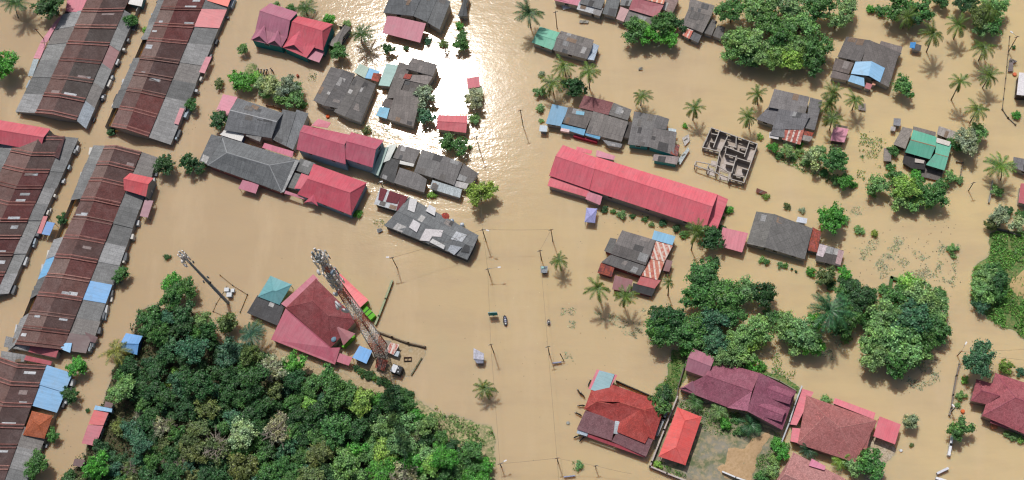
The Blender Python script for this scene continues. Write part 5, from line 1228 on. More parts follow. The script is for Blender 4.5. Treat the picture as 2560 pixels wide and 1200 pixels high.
for x, y, r in cands:
    if math.hypot(x - 243, y - 1070) < r + 30 or math.hypot(x - 262, y - 1035) < r + 18 or math.hypot(x - 322, y - 858) < r + 22 or math.hypot(x - 205, y - 1150) < r + 6: continue
    nz = noise.noise(Vector((x * 0.006, y * 0.006, 2.0)))
    if x < 560: col = rf.choice(('dark', 'dark', 'teal', 'green', 'olive' if y > 1000 else 'dark', 'dark'))
    elif x < 860: col = rf.choice(('dark', 'green', 'dark', 'olive' if nz < 0.1 else 'green', 'green', 'teal'))
    else: col = rf.choice(('green', 'bright', 'mid', 'dark', 'green', 'dark'))
    tw_ = rf.random() < 0.09
    if tw_: col = rf.choice(('grey', 'olive'))
    zone = ('left' if x < 480 else 'middle' if x < 800 else 'right') + (' upper' if y < 960 else ' lower')
    zone = ' '.join(zone.split()[::-1])
    tree(x, y, r, col, '%s tree among many in the %s part of the dense wood' % (NAMEOF[col], zone), '%s trees in the %s wood' % (NAMEOF[col], zone), name='forest_tree', lift=rf.uniform(0.6, 2.0), pool=OPEN if tw_ else None, twigs=tw_)

# ------------------------------------------------------------------ palms
def frond(vs_, fs, L, az, el, droop, r, n=11, wid=0.42):
    pts = []; a = el; p = Vector((0, 0, 0)); h = Vector((math.cos(az), math.sin(az), 0))
    for i in range(n + 1):
        pts.append(p.copy()); p = p + (h * math.cos(a) + Vector((0, 0, math.sin(a)))) * (L / n); a -= droop / n
    side = Vector((-h.y, h.x, 0))
    for i in range(n):                                    # the rachis
        w = 0.05 * (1 - i / n) + 0.012; k = len(vs_)
        vs_ += [pts[i] - side * w, pts[i] + side * w, pts[i + 1] + side * w * 0.9, pts[i + 1] - side * w * 0.9]; fs.append([k, k + 1, k + 2, k + 3])
    m = n * 2
    for j in range(m):
        t = (j + 0.7) / m * n; i = min(n - 1, int(t)); q = pts[i].lerp(pts[i + 1], t - i); u = (pts[i + 1] - pts[i]).normalized()
        ll = L * 0.235 * (math.sin(math.pi * min(1, 0.14 + 0.86 * (j + 1) / (m + 2))) ** 0.7) * wid / 0.42
        for s in (-1, 1):
            d = (side * s * 0.82 + u * 0.62 + Vector((0, 0, -0.35 + r.uniform(-0.12, 0.12)))).normalized(); w = u * (L * 0.018)
            k = len(vs_); e = q + d * ll * r.uniform(0.85, 1.1)
            vs_ += [q - w, q + w, e]; fs.append([k, k + 1, k + 2])
def palm_meshes(seed, nf, L, dead=3, wid=0.42, up=(-0.2, 1.1), droop=(1.1, 1.9)):
    r = random.Random(seed); vs_ = []; fs = []
    for k in range(nf):
        e = up[0] + (up[1] - up[0]) * ((k * 0.618) % 1.0)
        frond(vs_, fs, L * r.uniform(0.85, 1.05), k * 2.39996 + r.uniform(-0.2, 0.2), e, r.uniform(*droop), r, wid=wid)
    me = D.meshes.new('fronds'); me.from_pydata([tuple(v) for v in vs_], [], fs); me.update(); me.materials.append(PALM)
    vs_ = []; fs = []
    for k in range(dead): frond(vs_, fs, L * r.uniform(0.8, 0.95), r.uniform(0, 6.28), -0.5, 0.9, r, wid=wid)
    dm = None
    if dead: dm = D.meshes.new('old_fronds'); dm.from_pydata([tuple(v) for v in vs_], [], fs); dm.update(); dm.materials.append(PALM)
    return me, dm
COCO = [palm_meshes(500 + i, 16, 3.7, 5) for i in range(5)]
OILP = [palm_meshes(600 + i, 24, 4.3, 0, 0.42, (-0.1, 1.2), (0.9, 1.5)) for i in range(3)]
BANA = [palm_meshes(700 + i, 11, 2.6, 1, 0.75, (0.2, 1.2), (1.0, 1.7)) for i in range(2)]
def palm(cx, cy, base, s, label, group=None, kind=COCO, col='526d30', old='a08640', name='palm_tree', z=None):
    b0 = base or None
    if b0:
        bw = P(*b0); h = max(1.5, hgt(b0, (cx, cy)) if math.hypot(cx - b0[0], cy - b0[1]) > 6 else 3.0); top = P(cx, cy, h)
    else:
        h = z or 3.2; top = P(cx, cy, h); bw = Vector((top.x + 0.2, top.y - 0.1, 0))
    root = empty(name, bw, label, 'palm', group)
    t = top - bw; m = MB(); b_ = Vector((t.x, t.y, 0))
    pts = [Vector((0, 0, -1.0)), b_ * 0.02, b_ * 0.25 + Vector((0, 0, h * 0.4)), b_ * 0.62 + Vector((0, 0, h * 0.75)), t]
    tr = m.tube(pts, [0.2, 0.18, 0.14, 0.12, 0.11], 8).build('trunk', roofmat('pl', '7d6f5c'), root)
    me, dm = rt.choice(kind)
    o = link('fronds', me, root, t); o.scale = (s, s, s); o.rotation_euler = (rt.uniform(-.1, .1), rt.uniform(-.1, .1), rt.uniform(0, 6.28)); c = lin(col); k = rt.uniform(0.85, 1.15); o.color = (c[0] * k, c[1] * k, c[2] * k, 1)
    if dm:
        o = link('old_fronds', dm, root, t); o.scale = (s, s, s); o.rotation_euler = (0, 0, rt.uniform(0, 6.28)); c = lin(old); o.color = (*c, 1)
G1 = 'coconut palms standing in the flood'
for cx, cy, base, s, lab in (
    (1410, 165, (1414, 190), 1.1, 'palm in front of the half sea green house, left of the two beside it'), (1470, 178, (1474, 222), 1.1, 'palm with a bare leaning trunk right of the half sea green house'),
    (1378, 208, (1384, 235), 1.2, 'wide spreading palm left of the dark tree by the road'), (1604, 240, (1602, 264), 0.92, 'lone palm above the grey cross roofed house'),
    (1736, 270, (1732, 300), 0.95, 'lone palm above the unfinished house, yellowing lower fronds'), (1893, 235, (1894, 262), 0.9, 'palm just left of the grey house with striped sheets, upper one of two'),
    (1870, 292, (1873, 322), 0.9, 'palm just left of the grey house with striped sheets, lower one of two'), (2083, 232, (2078, 262), 1.0, 'uppermost of the three palms right of the grey house with striped sheets'),
    (2072, 258, (2066, 280), 0.9, 'middle one of the three palms right of the grey house with striped sheets'), (2080, 295, (2074, 325), 0.95, 'lowest of the three palms right of the grey house with striped sheets'),
    (2138, 248, (2130, 276), 0.95, 'palm beside a grey raft, right of the three crowded palms'), (2333, 84, (2316, 130), 1.15, 'tall palm by the blue tarpaulin shed casting a star shaped shadow'),
    (2396, 62, (2384, 98), 1.1, 'tall palm at the left rim of the palm grove, top right'), (2460, 118, (2446, 152), 1.15, 'full crowned palm below the palm grove, top right'),
    (2474, 190, (2456, 220), 1.0, 'palm right of the crooked trunk palm in the upper right'), (2400, 204, (2378, 250), 0.9, 'palm with a crooked bare trunk in the upper right'),
    (2444, 274, (2424, 308), 1.05, 'palm above the bush behind the green roofed house'), (1396, 650, (1401, 668), 0.85, 'lone small palm beside the road lane below the long red hall'),
    (1495, 720, (1498, 748), 1.12, 'big palm left of the maroon lean-tos, leftmost by the striped house'), (1562, 740, (1560, 765), 1.0, 'palm below the maroon lean-tos of the striped house'),
    (1741, 578, (1728, 625), 1.0, 'leaning palm at the lower end of the long red hall'), (1672, 706, (1670, 738), 0.55, 'slim small palm right of the striped house'),
    (1213, 970, (1216, 982), 0.95, 'lone palm in the road water near the wood'), (2475, 25, (2470, 60), 1.0, 'palm rising from the top right palm grove'), (2268, 42, (2256, 72), 1.0, 'palm at the lower edge of the trees along the top edge'),
    (1108, 104, (1112, 122), 0.5, 'small palm in the rim of the sun glare')):
    palm(cx, cy, base, s, lab, G1)
palm(1322, 34, (1327, 70), 1.05, 'large feathery palm right of the road at the top edge', kind=OILP, col='456844')
palm(40, 8, (46, 45), 1.15, 'large dark palm in the top left corner', kind=OILP, col='3a5c36')
palm(2075, 775, (2074, 812), 1.5, 'huge dark oil palm between the clumps in the lower right', kind=OILP, col='34613f')
palm(627, 835, (632, 862), 1.0, 'dark blue green palm above the wood beside the track', kind=OILP, col='3d6653')
palm(905, 86, (905, 112), 1.0, 'bushy banana palm right of the weathered streaked shed', kind=OILP, col='3f6032')
palm(764, 20, (768, 38), 0.85, 'palm behind the large pink house', kind=OILP, col='426332')
palm(288, 876, (290, 900), 1.3, 'large yellowing palm beside the blue gabled shed', col='727a3c', old='8d7a3c')
palm(2500, 415, (2502, 450), 1.0, 'bright green palm clump on the right bank edge', kind=OILP, col='5f853c')
for cx, cy, s, lab, col in ((1738, 1004, 1.0, 'banana plant under the eave of the dull maroon house, left one', '4f7a45'), (1797, 1028, 1.0, 'pale banana plant in the middle of the dry yard', '6b8f58'), (1876, 1062, 1.25, 'large dark banana plant in the dry yard', '3c6a48'),
                        (2020, 1125, 1.05, 'dark palm between the terracotta house and the rose roof', '35543c'), (2105, 1150, 1.1, 'bright banana plant at the bottom edge', '6f9440'), (640, 815, 0.8, 'dull banana plant next to the dark blue green palm', '54683c')):
    palm(cx, cy, None, s, lab, kind=BANA, col=col, name='banana_plant', z=2.4)

# ------------------------------------------------------------------ stuff no one could count: floating weeds, ground cover, debris
def scatter(name, label, view, polys, dens, size, col, z=(0.03, 0.18), up=0.8, seed=1, thr=None, cat='weeds'):
    r = random.Random(seed); vs_ = []; fs = []
    for pts in polys:
        poly = worldpoly(view, pts); x0, x1 = min(p[0] for p in poly), max(p[0] for p in poly); y0, y1 = min(p[1] for p in poly), max(p[1] for p in poly)
        for _ in range(int((x1 - x0) * (y1 - y0) * dens)):
            x, y = r.uniform(x0, x1), r.uniform(y0, y1)
            w1 = 1.6 * noise.noise(Vector((x * 0.25, y * 0.25, 1.5))) + 0.8 * noise.noise(Vector((x * 0.9, y * 0.9, 2.5))); w2 = 1.6 * noise.noise(Vector((x * 0.25, y * 0.25, 8.5)))
            if not inside(x + w1, y + w2, poly): continue
            if thr is not None and noise.noise(Vector((x * 0.33, y * 0.33, seed))) + 0.5 * noise.noise(Vector((x * 1.1, y * 1.1, seed + 3))) < thr: continue
            leafquad(vs_, fs, Vector((x, y, r.uniform(*z))), Vector((0, 0, up)) + rand_dir(r) * 0.6, size, r)
    me = D.meshes.new(name); me.from_pydata([tuple(v) for v in vs_], [], fs); me.update(); me.materials.append(LEAF)
    o = link(name, me); o.color = (*lin(col), 1); return tag(o, label, cat, None, 'stuff')
scatter('floating_weeds', 'greyish green weed mats floating in the middle of the right half', 'S', [[(2140, 600), (2260, 590), (2330, 640), (2385, 660), (2380, 720), (2300, 700), (2180, 700)], [(1400, 752), (1445, 752), (1430, 822), (1404, 822)], [(1412, 880), (1440, 885), (1438, 905), (1412, 904)],
        [(1485, 775), (1545, 790), (1600, 820), (1590, 850), (1530, 820)], [(2050, 850), (2110, 850), (2090, 910), (2040, 900)], [(2110, 515), (2165, 515), (2160, 540), (2120, 540)], [(2180, 900), (2340, 880), (2350, 960), (2290, 985), (2250, 960)],
        [(2340, 590), (2400, 610), (2395, 690), (2360, 740), (2350, 690)], [(1590, 770), (1620, 780), (1610, 840), (1585, 820)]], 15.0, 0.15, '82967a', (0.01, 0.08), 1.5, 3, 0.06)
scatter('floating_weeds', 'green weeds in the water between the lone pink hut and the green roofed house', 'S', [[(1915, 365), (2000, 370), (2060, 400), (2130, 440), (2160, 460), (2080, 470), (2040, 440), (1960, 405)], [(2140, 420), (2190, 430), (2210, 480), (2170, 470)], [(2040, 440), (2130, 450), (2130, 475), (2080, 470)],
        [(2150, 330), (2215, 345), (2200, 420), (2150, 400)]], 15.0, 0.17, '638a54', (0.02, 0.3), 0.9, 8, -0.02)
scatter('floating_weeds', 'green weeds along the shore behind the dull maroon house', 'S', [[(1880, 900), (1990, 930), (1990, 975), (1930, 940), (1870, 930)], [(1900, 860), (1960, 880), (1960, 930), (1900, 900)], [(1640, 985), (1690, 900), (1700, 935), (1670, 1000)], [(1430, 1155), (1465, 1155), (1465, 1180), (1440, 1175)]], 12.0, 0.17, '5a8448', (0.02, 0.35), 0.9, 9, -0.08)
scatter('floating_weeds', 'water weeds between the houses in the sun glare', 'S', [[(1050, 280), (1100, 270), (1170, 350), (1160, 380), (1100, 370), (1050, 330)], [(880, 300), (960, 310), (1000, 340), (960, 360), (880, 330)], [(760, 165), (790, 165), (790, 210), (765, 205)], [(935, 540), (965, 545), (965, 572), (935, 570)]], 8.0, 0.17, '66885c', (0.02, 0.3), 0.9, 10, 0.05)
scatter('ground_cover', 'thick low green growth covering the right bank', 'S', [[(2478, 588), (2640, 575), (2640, 655), (2530, 662), (2508, 700), (2528, 752), (2640, 758), (2640, 858), (2545, 838), (2480, 806), (2436, 775), (2428, 720), (2440, 670), (2470, 650)]],
        26, 0.21, '63994a', (0.3, 0.95), 0.6, 11, -0.34, 'ground cover')
scatter('ground_cover', 'dull green scrub on the pale bank at the right of the wood', 'S', [[(1000, 980), (1060, 1020), (1150, 1045), (1225, 1070), (1240, 1105), (1235, 1150), (1150, 1130), (1080, 1090), (1010, 1030)]], 14, 0.2, '5f8448', (0.25, 0.8), 0.7, 12, -0.05, 'ground cover')
scatter('ground_cover', 'undergrowth beneath the dense wood at the lower left', 'S', [FOREST], 4.5, 0.28, '34492c', (0.5, 1.6), 0.7, 13, None, 'undergrowth')
scatter('floating_weeds', 'sparse green sprouts on the muddy middle of the right bank', 'S', [[(2485, 640), (2530, 655), (2520, 700), (2530, 760), (2480, 770)], [(2500, 640), (2640, 640), (2640, 770), (2500, 770)]], 7, 0.2, '6f8f4e', (0.3, 0.75), 0.7, 21, -0.12)
scatter('grass', 'green grass in the dry yard and on the spit', 'Q', [[(850, 560), (1350, 700), (1480, 770), (1380, 860), (1200, 850), (1050, 780), (860, 640)], [(740, 480), (820, 240), (890, 270), (860, 450), (800, 560)], [(1520, 800), (1600, 900), (1500, 1138), (1380, 1138)], [(1190, 310), (1500, 380), (1690, 490), (1670, 510), (1400, 420)], [(660, 1000), (880, 1050), (900, 1120), (680, 1040)]],
        30, 0.14, '547f3c', (0.25, 0.5), 0.7, 14, -0.26, 'grass')
scatter('grass', 'grass and moss around the parked motorbikes on the raised pad', 'D', [[(505, 575), (545, 545), (590, 585), (560, 640), (400, 690)]], 16, 0.12, '5e8448', (0.2, 0.4), 1.0, 15, -0.1, 'grass')
scatter('floating_debris', 'scattered small dark debris drifting in the right half of the flood', 'S', [[(2150, 320), (2220, 330), (2200, 450), (2130, 400)], [(2000, 590), (2400, 540), (2400, 760), (2000, 720)], [(2230, 900), (2350, 900), (2340, 980), (2240, 990)], [(1500, 560), (1560, 520), (1700, 560), (1600, 620)]], 0.22, 0.16, '5d5a46', (0.01, 0.06), 2.0, 16, None, 'debris')

scatter('floating_debris', 'pale scraps and leaves drifting in the road water and the left open water', 'S', [[(640, 560), (900, 600), (1150, 700), (1400, 640), (1400, 1150), (1240, 1000), (1000, 760), (560, 660)], [(1280, 560), (1700, 620), (1500, 980), (1300, 1190)]], 0.035, 0.13, '8d8a72', (0.005, 0.04), 2.5, 17, None, 'debris')
scatter('floating_debris', 'dark scraps caught along the terrace lanes', 'S', [[(225, 320), (345, 20), (365, 20), (245, 340)], [(130, 470), (190, 350), (215, 350), (60, 720)], [(440, 360), (520, 180), (545, 190), (460, 380)], [(150, 900), (250, 760), (270, 770), (160, 1190)]], 0.35, 0.14, '5b5644', (0.005, 0.05), 2.5, 18, None, 'debris')

# ------------------------------------------------------------------ the lattice telecom tower
RED, WHT, STEEL = roofmat('pl', 'b06a5a'), roofmat('pl', 'e8e5e2'), roofmat('pl', 'a6adb2')
DARKM = roofmat('pl', '3b3e42')
tb = P(951, 872); th_ = hgt((951, 872), (786, 642))
tw = empty('telecom_tower', tb, 'tall red and white banded lattice telecom tower with clusters of antennas at its top', 'tower')
def side_at(f): return 1.5 * (1 - f) ** 1.05 + 0.45
NB = 8
BANDS = (0, 0.13, 0.28, 0.40, 0.57, 0.70, 0.86, 0.91, 1.0)
ang0 = 0.62
def cornr(f, k):
    s = side_at(f); a = ang0 + k * math.pi / 2
    return Vector((s * math.cos(a), s * math.sin(a), f * th_))
for bnd in range(NB):
    f0, f1 = BANDS[bnd], BANDS[bnd + 1]
    mt = (RED, WHT, RED, WHT, RED, STEEL, RED, STEEL)[bnd]
    m = MB(); sub = 4
    for k in range(4):
        m.tube([cornr(f0, k) - (Vector((0, 0, 1)) if bnd == 0 else Vector()), cornr(f1, k)], 0.12, 6)
    for j in range(sub):
        a = f0 + (f1 - f0) * j / sub; c = f0 + (f1 - f0) * (j + 1) / sub
        for k in range(4):
            m.tube([cornr(a, k), cornr(c, (k + 1) % 4)], 0.05, 5, False); m.tube([cornr(a, (k + 1) % 4), cornr(c, k)], 0.05, 5, False)
            m.tube([cornr(c, k), cornr(c, (k + 1) % 4)], 0.05, 5, False)
    m.build('lattice_section', mt, tw)
m = MB()
for f in range(40):
    m.quad(*[Vector((x * 0.35 + 0.2, y, (f + (0 if y < 0 else 0.0)) / 40 * th_ * 0.97 + zz)) for x, y, zz in ((-1, -0.02, 0), (1, -0.02, 0), (1, -0.02, 0.5), (-1, -0.02, 0.5))])
m.tube([(-0.15, 0, 0), (-0.1, 0, th_ * 0.97)], 0.09, 5); m.tube([(0.55, 0, 0), (0.4, 0, th_ * 0.97)], 0.09, 5)
m.build('cable_ladder', STEEL, tw)
ra = random.Random(9)
def panel(z, a, rad, h=2.2, w=0.38, mt=WHT):
    p = Vector((rad * math.cos(a), rad * math.sin(a), z)); q = Vector((p.x, p.y, 0))
    o = MB().box(q, 0.22, w, z - h / 2, z + h / 2, ax=q).build('panel_antenna', mt, tw)
    MB().tube([Vector((p.x * 0.35, p.y * 0.35, z)), p], 0.06, 5).build('bracket', STEEL, o)
for z in (th_ * 0.985, th_ * 0.945, th_ * 0.84, th_ * 0.80, th_ * 0.755):
    for k in range(9): panel(z + ra.uniform(-0.5, 0.5), k * 0.698 + ra.uniform(-0.1, 0.1), ra.uniform(1.0, 1.7), ra.uniform(1.6, 2.6), 0.45, (WHT, STEEL, WHT)[k % 3])
    rr = [Vector((1.35 * math.cos(i * 0.698), 1.35 * math.sin(i * 0.698), z)) for i in range(10)]
    MB().tube(rr, 0.08, 5).build('antenna_ring', STEEL, tw)
def dish(z, a, rad, R, mt):
    d = Vector((math.cos(a), math.sin(a), 0)); c = d * rad + Vector((0, 0, z))
    o = MB().tube([c, c + d * 0.35, c + d * 0.5], [R, R, R * 0.75], 18).build('dish_antenna', mt, tw)
    MB().tube([d * 0.6 + Vector((0, 0, z)), c], 0.08, 5).build('bracket', STEEL, o)
for z, a, rad, R in ((0.60, 3.9, 2.1, 1.0), (0.57, 4.5, 2.2, 0.9), (0.545, 3.4, 2.6, 0.9), (0.61, 2.4, 1.7, 0.8), (0.70, 4.2, 1.5, 0.6), (0.88, 3.6, 1.6, 0.65), (0.89, 5.6, 1.6, 0.6), (0.745, 2.0, 1.6, 0.5)):
    dish(z * th_, a, rad, R, roofmat('pl', ('c9ccd0', '8fa3b4')[int(z * 100) % 2]))
MB().tube([(0, 0, th_), (0, 0, th_ + 2.5)], [0.06, 0.02], 6).build('lightning_rod', STEEL, tw)
MB().box(Vector((0, 0, 0)), 4.6, 4.6, -0.8, 0.25, ax=Vector((math.cos(ang0 + .785), math.sin(ang0 + .785), 0))).build('footing', roofmat('pl', '8f8a7e'), tw)

# ------------------------------------------------------------------ the steel monopole and its cabinets
mb_ = P(570, 757); mh = hgt((570, 757), (452, 638))
mp = empty('telecom_pole', mb_, 'tall grey steel telecom pole rising from the water above the wood', 'pole')
MB().tube([(0, 0, -1), (0, 0, mh * 0.5), (0, 0, mh)], [0.42, 0.34, 0.24], 16).build('shaft', roofmat('pl', '9aa3ab'), mp)
for k in range(16): MB().tube([(0, 0, mh * (0.05 + 0.056 * k)), (0, 0, mh * (0.05 + 0.056 * k) + 0.22)], 0.44 - 0.011 * k, 12).build('flange', roofmat('pl', '848d95'), mp)
tw = mp; th_m = mh
for z, n_, rad in ((mh * 0.985, 6, 0.75), (mh * 0.91, 5, 0.7)):
    for k in range(n_): panel(z, k * 6.283 / n_ + 0.3, rad, 2.0, 0.36)
for z, a in ((mh * 0.86, 4.0), (mh * 0.89, 3.3)): dish(z, a, 0.9, 0.55, WHT)
for z, a in ((mh * 0.83, 0.4), (mh * 0.5, 1.0), (mh * 0.49, 3.6), (mh * 0.47, 5.8)): panel(z, a, 0.75, 0.8, 0.5, DARKM)
p0 = pt('H', (525, 405)); e = empty('equipment_cabinet', p0, 'pair of pale blue grey cabinets at the foot of the steel telecom pole', 'cabinet')
for dx, dy, w, d, h, c in ((-0.5, 0.7, 1.1, 0.9, 1.5, 'b8c6d0'), (0.2, -0.6, 1.2, 1.0, 1.3, '9db0bd'), (0.9, 0.6, 0.8, 0.8, 1.0, 'c9d2d8')):
    o = MB().box(p0 + Vector((dx, dy, 0)), w, d, -0.6, h).build('cabinet_box', roofmat('pl', c), e, p0)
    MB().box(p0 + Vector((dx, dy, 0)), w + 0.1, d + 0.1, h, h + 0.08).build('lid', roofmat('pl', 'd9dee2'), o, p0)

# ------------------------------------------------------------------ walls and fences
def wall(name, label, view, pts, h, w, col, cat='wall', piers=0, kind='pl', zb=-0.8, coping=None):
    p = [pt(view, q, h) for q in pts]; base = Vector((p[0].x, p[0].y, 0))
    e = empty(name, base, label, cat)
    for a, b_ in zip(p, p[1:]):
        d = b_ - a; MB().box((a + b_) / 2, d.length + w * 0.9, w, zb, h, ax=d).build('wall_panel', roofmat(kind, col), e, base)
        if coping: MB().box((a + b_) / 2, d.length + w, w + 0.12, h, h + 0.07, ax=d).build('coping', roofmat('pl', coping), e, base)
        if piers:
            n = max(1, int(d.length / piers))
            for k in range(n + 1): MB().box(a + d * (k / n), w + 0.14, w + 0.14, zb, h + 0.18, ax=d).build('pier', roofmat('pl', coping or col), e, base)
wall('boundary_wall', 'low mossy brown wall round the outer sides of the tower compound', 'H', [(1622, 682), (1740, 728), (1862, 772), (1985, 800)], 0.75, 0.3, '6a5a48', piers=3.0)
wall('boundary_wall', 'broken lower wall stub at the right corner of the tower compound', 'H', [(1960, 885), (1925, 945), (1885, 1010)], 0.5, 0.3, '6d6c52')
wall('boundary_wall', 'long narrow mossy green wall top slanting through the water right of the tower', 'H', [(1740, 305), (1690, 440), (1640, 570), (1614, 630)], 0.9, 0.36, '7f8a62', coping='9fa987')
wall('fence', 'thin wire fence square around the steel telecom pole', 'H', [(450, 262), (545, 340), (655, 408), (600, 540)], 0.35, 0.05, '5c5a4a', 'fence', piers=2.5)
wall('fence', 'second run of wire fence left of the steel telecom pole', 'H', [(500, 352), (420, 480), (398, 535), (470, 565)], 0.2, 0.05, '6a6553', 'fence', piers=2.5)
wall('boundary_wall', 'pinkish grey yard wall along the red tiled house and the water', 'Q', [(835, 545), (740, 780), (652, 1008), (640, 1040), (760, 1090), (900, 1145)], 1.3, 0.22, 'a08f8a', piers=3.0, coping='c0b4b0')
wall('boundary_wall', 'dark wall along the left side of the dull maroon house', 'Q', [(930, 200), (880, 340), (842, 470), (832, 540)], 1.2, 0.2, '6b6360')
wall('boundary_wall', 'white topped wall at the bottom edge of the dry yard', 'Q', [(1155, 1078), (1250, 1118), (1400, 1170)], 1.2, 0.22, 'c9c9cc', coping='e2e4e8')
wall('boundary_wall', 'grey green wall between the maroon house and the water', 'Q', [(1475, 395), (1560, 430), (1680, 500)], 0.9, 0.2, '8a8c78')
wall('boundary_wall', 'pale grey wall between the maroon house and the terracotta house', 'Q', [(1720, 470), (1665, 610), (1630, 730), (1575, 870)], 1.2, 0.2, 'a9b0b8', coping='c4cad0')
wall('boundary_wall', 'black edged back wall of the red tiled house', 'Q', [(400, 430), (560, 500), (760, 585)], 1.3, 0.2, '4a4a46')
wall('boundary_wall', 'grey wall strip on the right side of the red tiled house', 'Q', [(775, 600), (740, 700), (690, 815)], 1.5, 0.6, '9aa0a2')
wall('fence', 'grey fence wall left of the rose villa running down to the gate', 'R', [(465, 232), (440, 330), (412, 490), (398, 600), (382, 655)], 0.9, 0.2, '8b8580', 'fence', piers=2.8)
wall('gate_wall', 'white gate wall below the square clipped tree', 'R', [(402, 840), (392, 905), (376, 985)], 1.1, 0.45, 'd6dae4', piers=2.4, coping='eceef4')
wall('gate_wall', 'short white grey wall piece standing alone below the white gate wall', 'R', [(282, 1142), (365, 1102)], 1.0, 0.4, 'b3b5c0', coping='dcdfe8')
wall('gate_wall', 'white wall end at the bottom edge left of the red arch', 'R', [(275, 1184), (345, 1204)], 1.0, 0.4, 'd6d9e2', coping='eceef4')
wall('fence', 'dark log fence lying across the right bank', 'O', [(1265, 75), (1360, 100), (1470, 138)], 0.7, 0.35, '6a6663', 'fence')
wall('fence', 'dark wire fence winding down the right edge of the upper water', 'L', [(1640, 320), (1625, 480), (1605, 690), (1575, 960)], 0.3, 0.06, '4d463c', 'fence', piers=2.6)
wall('fence', 'end of the dark wire fence bending toward the ball shaped shrub', 'L', [(1575, 965), (1625, 1040), (1690, 1100)], 0.25, 0.2, '5a5348', 'fence', piers=3)
wall('fence', 'thin wooden fence frame behind the pink roofed grey house', 'E', [(655, 148), (720, 160), (780, 180)], 0.8, 0.15, '6e4c38', 'fence', piers=1.5)
wall('boundary_wall', 'grey wall stub right of the bright green palm clump on the bank', 'S', [(2482, 452), (2478, 480), (2473, 505)], 0.7, 0.3, '9a9a94')
wall('fence', 'slatted pen rails beside the dark open sheds of the green roofed house', 'M', [(1520, 580), (1565, 590), (1540, 720), (1480, 705)], 0.6, 0.12, '8a8478', 'fence', piers=1.6)
# hedge frame by the huge clump
# ------------------------------------------------------------------ poles, lamps and overhead lines
PTOP = {}
def pole(key, base, top, label, arm=None, lamp=None, name='utility_pole', col='75614d', h=None):
    b0 = P(*base); h = h or max(3.0, hgt(base, top)); e = empty(name, b0, label, 'pole')
    MB().tube([(0, 0, -1.2), (0, 0, h)], [0.13, 0.10], 10).build('post', roofmat('pl', col), e)
    MB().box(Vector((0, 0, 0)), 1.2, 0.12, h - 0.45, h - 0.33, ax=Vector((1, 0.25, 0))).build('cross_arm', roofmat('pl', '4a4036'), e)
    for k in (-0.5, 0.5): MB().tube([(k * 0.97, k * 0.24, h - 0.33), (k * 0.97, k * 0.24, h - 0.15)], 0.06, 6).build('insulator', roofmat('pl', 'c8c8c4'), e)
    if lamp:
        q = P(lamp[0], lamp[1], h + 0.1) - b0
        o = MB().tube([(0, 0, h - 0.2), Vector((q.x, q.y, h + 0.1))], 0.045, 6).build('lamp_arm', roofmat('pl', '9a9a98'), e)
        MB().box(Vector((q.x, q.y, 0)), 0.75, 0.32, h + 0.02, h + 0.16, ax=Vector((q.x, q.y, 0))).build('lamp_head', roofmat('pl', 'ececee'), o)
    PTOP[key] = b0 + Vector((0, 0, h - 0.15))
pole('a', (1215, 603), (1206, 573), 'wooden utility pole right of the white patched house, lamp on a short arm', lamp=(1219, 576))
pole('b', (1224, 688), (1220, 672), 'utility pole with a lamp reaching over the road, below the white patched house', lamp=(1248, 668), h=5)
pole('c', (1235, 883), (1227, 860), 'utility pole beside the tilted white booth')
pole('d', (1254, 1168), (1248, 1155), 'utility pole at the lower right corner of the wood', lamp=(1263, 1152), h=4.5)
pole('e', (1200, 378), (1191, 340), 'dark utility pole at the lower rim of the sun glare')
pole('f', (1308, 316), (1303, 274), 'thin dark utility pole in the upper road water')
pole('g', (1382, 603), (1378, 573), 'wooden utility pole above the lone small road palm')
pole('h', (1354, 650), (1347, 626), 'utility pole above the tiny grey kiosk')
pole('i', (1374, 887), (1369, 866), 'utility pole left of the bent sign post')
pole('j', (1396, 1158), (1392, 1145), 'utility pole in the road water left of the motorbikes')
pole('k', (1490, 1172), (1486, 1158), 'thin pole at the bottom edge left of the yard wall', h=4)
pole('l', (2421, 477), (2434, 455), 'slanting pole in the right hand lane below the bush of the green house')
pole('m', (2521, 130), (2529, 84), 'street lamp at the upper right with a white head', name='street_lamp', lamp=(2529, 80), col='6b6255')
pole('n', (2393, 890), (2398, 872), 'street lamp at the fence corner with its arm to the upper right', name='street_lamp', lamp=(2415, 858), h=4.2, col='8a5a40')
pole('o', (958, 470), (954, 455), 'street lamp behind the red dutch gabled house', name='street_lamp', lamp=(953, 454), col='7a766c', h=4)
pole('p', (2378, 1030), (2381, 1018), 'street lamp at the lower end of the villa fence', name='street_lamp', lamp=(2383, 1014), col='4a4540', h=4)
pole('q', (993, 670), (982, 642), 'twin legged pole frame in the open water below the white patched house', lamp=(969, 643))
pole('r', (1393, 72), (1390, 28), 'thin pole right of the large feathery palm')
pole('s', (117, 106), (84, 75), 'thin rusty pole across the pink awning of the top left terrace', col='7a4a3c')
def cable(a, b_, label, sag=0.35, r=0.026):
    m = MB(); n = 10; pts = []
    for i in range(n + 1):
        t = i / n; q = a.lerp(b_, t); pts.append(q - Vector((0, 0, sag * 4 * t * (1 - t))))
    c0 = pts[0].copy(); o = m.tube([p - c0 for p in pts], r, 5).build('power_line', roofmat('pl', '7d7060'), None); o.location = c0
    tag(o, label, 'cable', 'overhead lines along and across the road')
out = lambda x, y, z: P(x, y, z)
